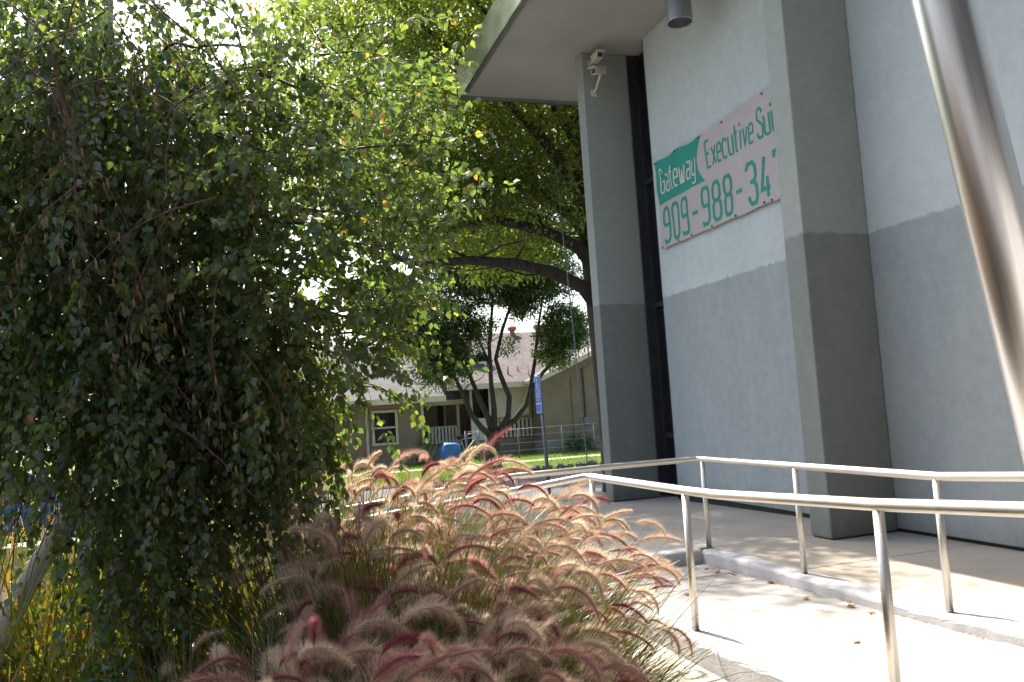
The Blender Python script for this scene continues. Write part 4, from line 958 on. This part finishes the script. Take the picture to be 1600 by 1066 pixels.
def clump(cx, cy, nb, npl, h, spread, label, lean=.55, bh=None):
    c = np.array([cx, cy, -.25]); r = tag(empty('fountain_grass', tuple(c)), label, 'grass', 'fountain grass clumps in the planter')
    bh = bh or h*(.86 if cx < 1.2 else .70)
    V, F, A = [], [], []
    for i in range(nb):
        az = rng.random()*2*math.pi; o2 = np.array([math.cos(az), math.sin(az), 0]); b0 = c+o2*rng.random()**.6*spread*.38+np.array([0, 0, -.02])
        L_ = rng.uniform(.55, 1.1)*bh*1.25; d = np.array([0, 0, 1.0])+o2*rng.uniform(.05, .55)+WIND*lean*.25*rng.random()+rng.normal(0, .08, 3); d /= np.linalg.norm(d)
        w0 = rng.uniform(.0022, .0042); s = np.cross(d, rng.normal(size=3)); s /= np.linalg.norm(s); rr = rng.random(); p = b0; nseg = 6; bnd = rng.uniform(.04, .26)
        q = len(V)
        for k_ in range(nseg+1):
            t = k_/nseg; w = w0*(1-t**2.2)+.0003; V += [p+s*w, p-s*w]; A += [min(1, rr*(.55+.6*t))]*2
            d = d+np.array([0, 0, -bnd*(t*1.2)])+o2*bnd*.25+WIND*lean*.05; d /= np.linalg.norm(d); p = p+d*L_/nseg
            if k_ < nseg: F.append((q+2*k_, q+2*k_+1, q+2*k_+3, q+2*k_+2))
    for i in range(npl):
        az = rng.random()*2*math.pi; rr = rng.random()**.5; o2 = np.array([math.cos(az), math.sin(az), 0])
        b0 = c+o2*rng.random()*spread*.25
        hh = h*rng.uniform(.70, 1.08)*(1-.22*rr**2)
        tip = c + o2*rr*spread + WIND*lean*rng.uniform(.15, .5)*h*.45 + np.array([0, 0, hh])
        t0 = (tip-b0)*np.array([.25, .25, 1]); pts = []
        nseg = 8
        ctrl = b0+np.array([(tip-b0)[0]*.25, (tip-b0)[1]*.25, hh*.85])
        for k_ in range(nseg+1):
            t = k_/nseg; pts.append(b0*(1-t)**2+ctrl*2*t*(1-t)+tip*t*t)
        td = pts[-1]-pts[-2]; td /= np.linalg.norm(td)
        s = np.cross(td, (0, 1, .1)); s /= np.linalg.norm(s); q = len(V); cr_ = rng.uniform(.5, 1)
        for k_, p in enumerate(pts): V += [p+s*.0014, p-s*.0014]; A += [cr_]*2
        for k_ in range(nseg): F.append((q+2*k_, q+2*k_+1, q+2*k_+3, q+2*k_+2))
        hd = np.array([td[0], td[1], 0])+WIND*.28+rng.normal(0, .18, 3)*np.array([1, 1, 0]); azp = math.atan2(hd[1], hd[0]); pit = math.atan2(td[2], math.hypot(td[0], td[1]))
        bi = min(3, int(rng.random()**(.6 if cy < 3.2 else .9)*4)); me = PLM[min(15, bi*4+rng.integers(0, 4))][1]
        pit = min(pit, 1.25)*rng.uniform(.55, 1.0)
        o = link('plume', me, None, r); o.location = tuple(tip-c); o.rotation_euler = (Matrix.Rotation(azp, 3, 'Z') @ Matrix.Rotation(-pit, 3, 'Y') @ Matrix.Rotation(rng.normal(0, .25), 3, 'X')).to_euler(); sc = rng.uniform(.62, 1.15); o.scale = (sc, sc, sc)
    bo = link('blades', mesh_np('blades', np.array(V)-c, np.array(F), False, {'rnd': A}), M_BLADE, r); bo['kind'] = 'stuff'
    return r
CL = [
 (.0, 2.75, 560, 72, 1.06, .46, 'fountain grass with limp tan plumes in the deepest shade below the birch'),
 (.24, 2.60, 560, 78, 1.06, .44, 'fountain grass with many tan plumes in the dim shade of the birch'),
 (.58, 2.60, 600, 78, 1.04, .44, 'fountain grass with dense tan and burgundy plumes at the front of the planter'),
 (.76, 2.86, 640, 66, .94, .40, 'fountain grass with drooping burgundy plumes beside the cream planter wall'),
 (.52, 3.50, 1300, 62, 1.28, .48, 'fountain grass with tall dark green blades and few plumes under the birch tips'),
 (.92, 3.5, 1200, 66, 1.19, .50, 'fountain grass with sunlit tan plumes in the middle of the planter'),
 (1.30, 3.80, 1000, 64, 1.08, .48, 'fountain grass with pink plumes hanging over the cream planter wall'),
 (.78, 4.40, 1300, 60, 1.36, .52, 'tall fountain grass with pale plumes in front of the lower handrail'),
 (1.22, 4.50, 1200, 64, 1.30, .52, 'fountain grass with sunlit pink plumes near the handrail corner'),
 (1.62, 4.80, 900, 56, 1.18, .50, 'small fountain grass with bright plumes at the far end of the planter wall'),
 (.28, 4.35, 1100, 56, 1.42, .50, 'sparse fountain grass with brown plumes between birch and low wall'),
 (.62, 5.35, 1100, 72, 1.46, .50, 'very tall fountain grass with straw plumes against the second ramp kerb'),
 (1.20, 5.55, 1000, 66, 1.44, .50, 'tall pale fountain grass behind the others at the ramp turn'),
 (-.22, 3.55, 560, 14, .95, .45, 'low fountain grass with faded plumes beneath the drooping birch'),
]
for a in CL: clump(*a)
# weeds and a dark leafy shrub at the foot of the birch
def weeds(cx, cy, r, nb, h, label):
    c = np.array([cx, cy, -.25]); e = tag(empty('weed_clump', tuple(c)), label, 'weeds')
    n = nb; st = c+np.stack([rng.normal(0, r, n), rng.normal(0, r, n), np.full(n, -.02)], 1)
    ax = np.array([0, 0, 1.0])+rng.normal(0, .28, (n, 3)); sz = rng.uniform(.5, 1.1, n)*h
    leaves('blades', st, ax, unit(n), sz, np.array([(0, .006, 0), (0, -.006, 0), (.5, .008, .03), (.5, -.008, .03), (1, 0, .10)]), [(0, 1, 3), (0, 3, 2), (2, 3, 4)], M_WEED, e)
    m = nb*4; i = rng.integers(0, n, m); t = rng.uniform(.25, 1, m); axn = ax/np.linalg.norm(ax, axis=1, keepdims=True)
    b = st[i]+axn[i]*(sz[i]*t)[:, None]
    leaves('small_leaves', b, axn[i]*.6+unit(m), unit(m), rng.uniform(.03, .07, m), LEAF_OVAL, FACE_OVAL, M_WEED, e)
    return e
weeds(-1.0, 5.6, .34, 620, 1.35, 'tall yellow green weeds with reddish stems behind the birch trunk')
weeds(-.55, 4.7, .28, 420, .9, 'yellowing weeds growing beside the birch trunk')
weeds(-1.75, 5.7, .42, 640, 1.4, 'tall golden weeds at the planter edge left of the birch trunk')
weeds(-.35, 5.5, .35, 420, 1.1, 'pale straw coloured weeds between birch and low wall')
shrub((-.72, 3.95, -.27), (.34, .3, .42), 'low dark green leafy shrub at the foot of the birch', 120, 26, M_SHRUB, (.03, .06), 'leafy_shrub', (.07, .14))
# fallen leaves on the ramp
M_DRY = leafmat('dry_leaf', [(0, (.20, .09, .04)), (1, (.34, .18, .08))], .2, .03)
dl = mesh_np('fallen_leaf', LEAF_BIRCH*np.array([.07, .07, .16]), FACE_BIRCH, False, {'rnd': np.full(9, .5)}); dl.materials.append(M_DRY)
for x, y in ((3.95, 6.72), (4.0, 6.55), (4.02, 6.1), (3.9, 5.4), (3.99, 4.85), (3.45, 4.3), (3.98, 6.95), (3.3, 6.1), (4.03, 5.05)):
    o = link('fallen_leaf', dl); o.location = (x, y, fz(y)+.008); o.rotation_euler = (rng.normal(0, .15), rng.normal(0, .15), rng.random()*6); tag(o, 'curled brown fallen leaf lying on the ramp concrete', 'leaf', 'fallen leaves on the ramp')

n = 260
lit = np.stack([4.075+rng.normal(0, .018, n), rng.uniform(3.9, 7.2, n), np.zeros(n)], 1); lit[:, 2] = [fz(y)+.006 for y in lit[:, 1]]; lit[:, 0] = np.minimum(lit[:, 0], 4.09)
m = 160
li2 = np.stack([WX-.03-abs(rng.normal(0, .05, m)), rng.uniform(3, 11.5, m), np.zeros(m)], 1); li2[:, 2] = [zp(y)+.004 for y in li2[:, 1]]
allb = np.concatenate([lit, li2]); n = len(allb)
tag(leaves('leaf_litter', allb, unit(n)*np.array([1, 1, .1]), np.array([0, 0, 1.0])+rng.normal(0, .2, (n, 3)), rng.uniform(.008, .026, n), LEAF_OVAL, FACE_OVAL, M_DRY, None), 'dry brown leaf litter gathered along kerb and wall foot', 'litter')
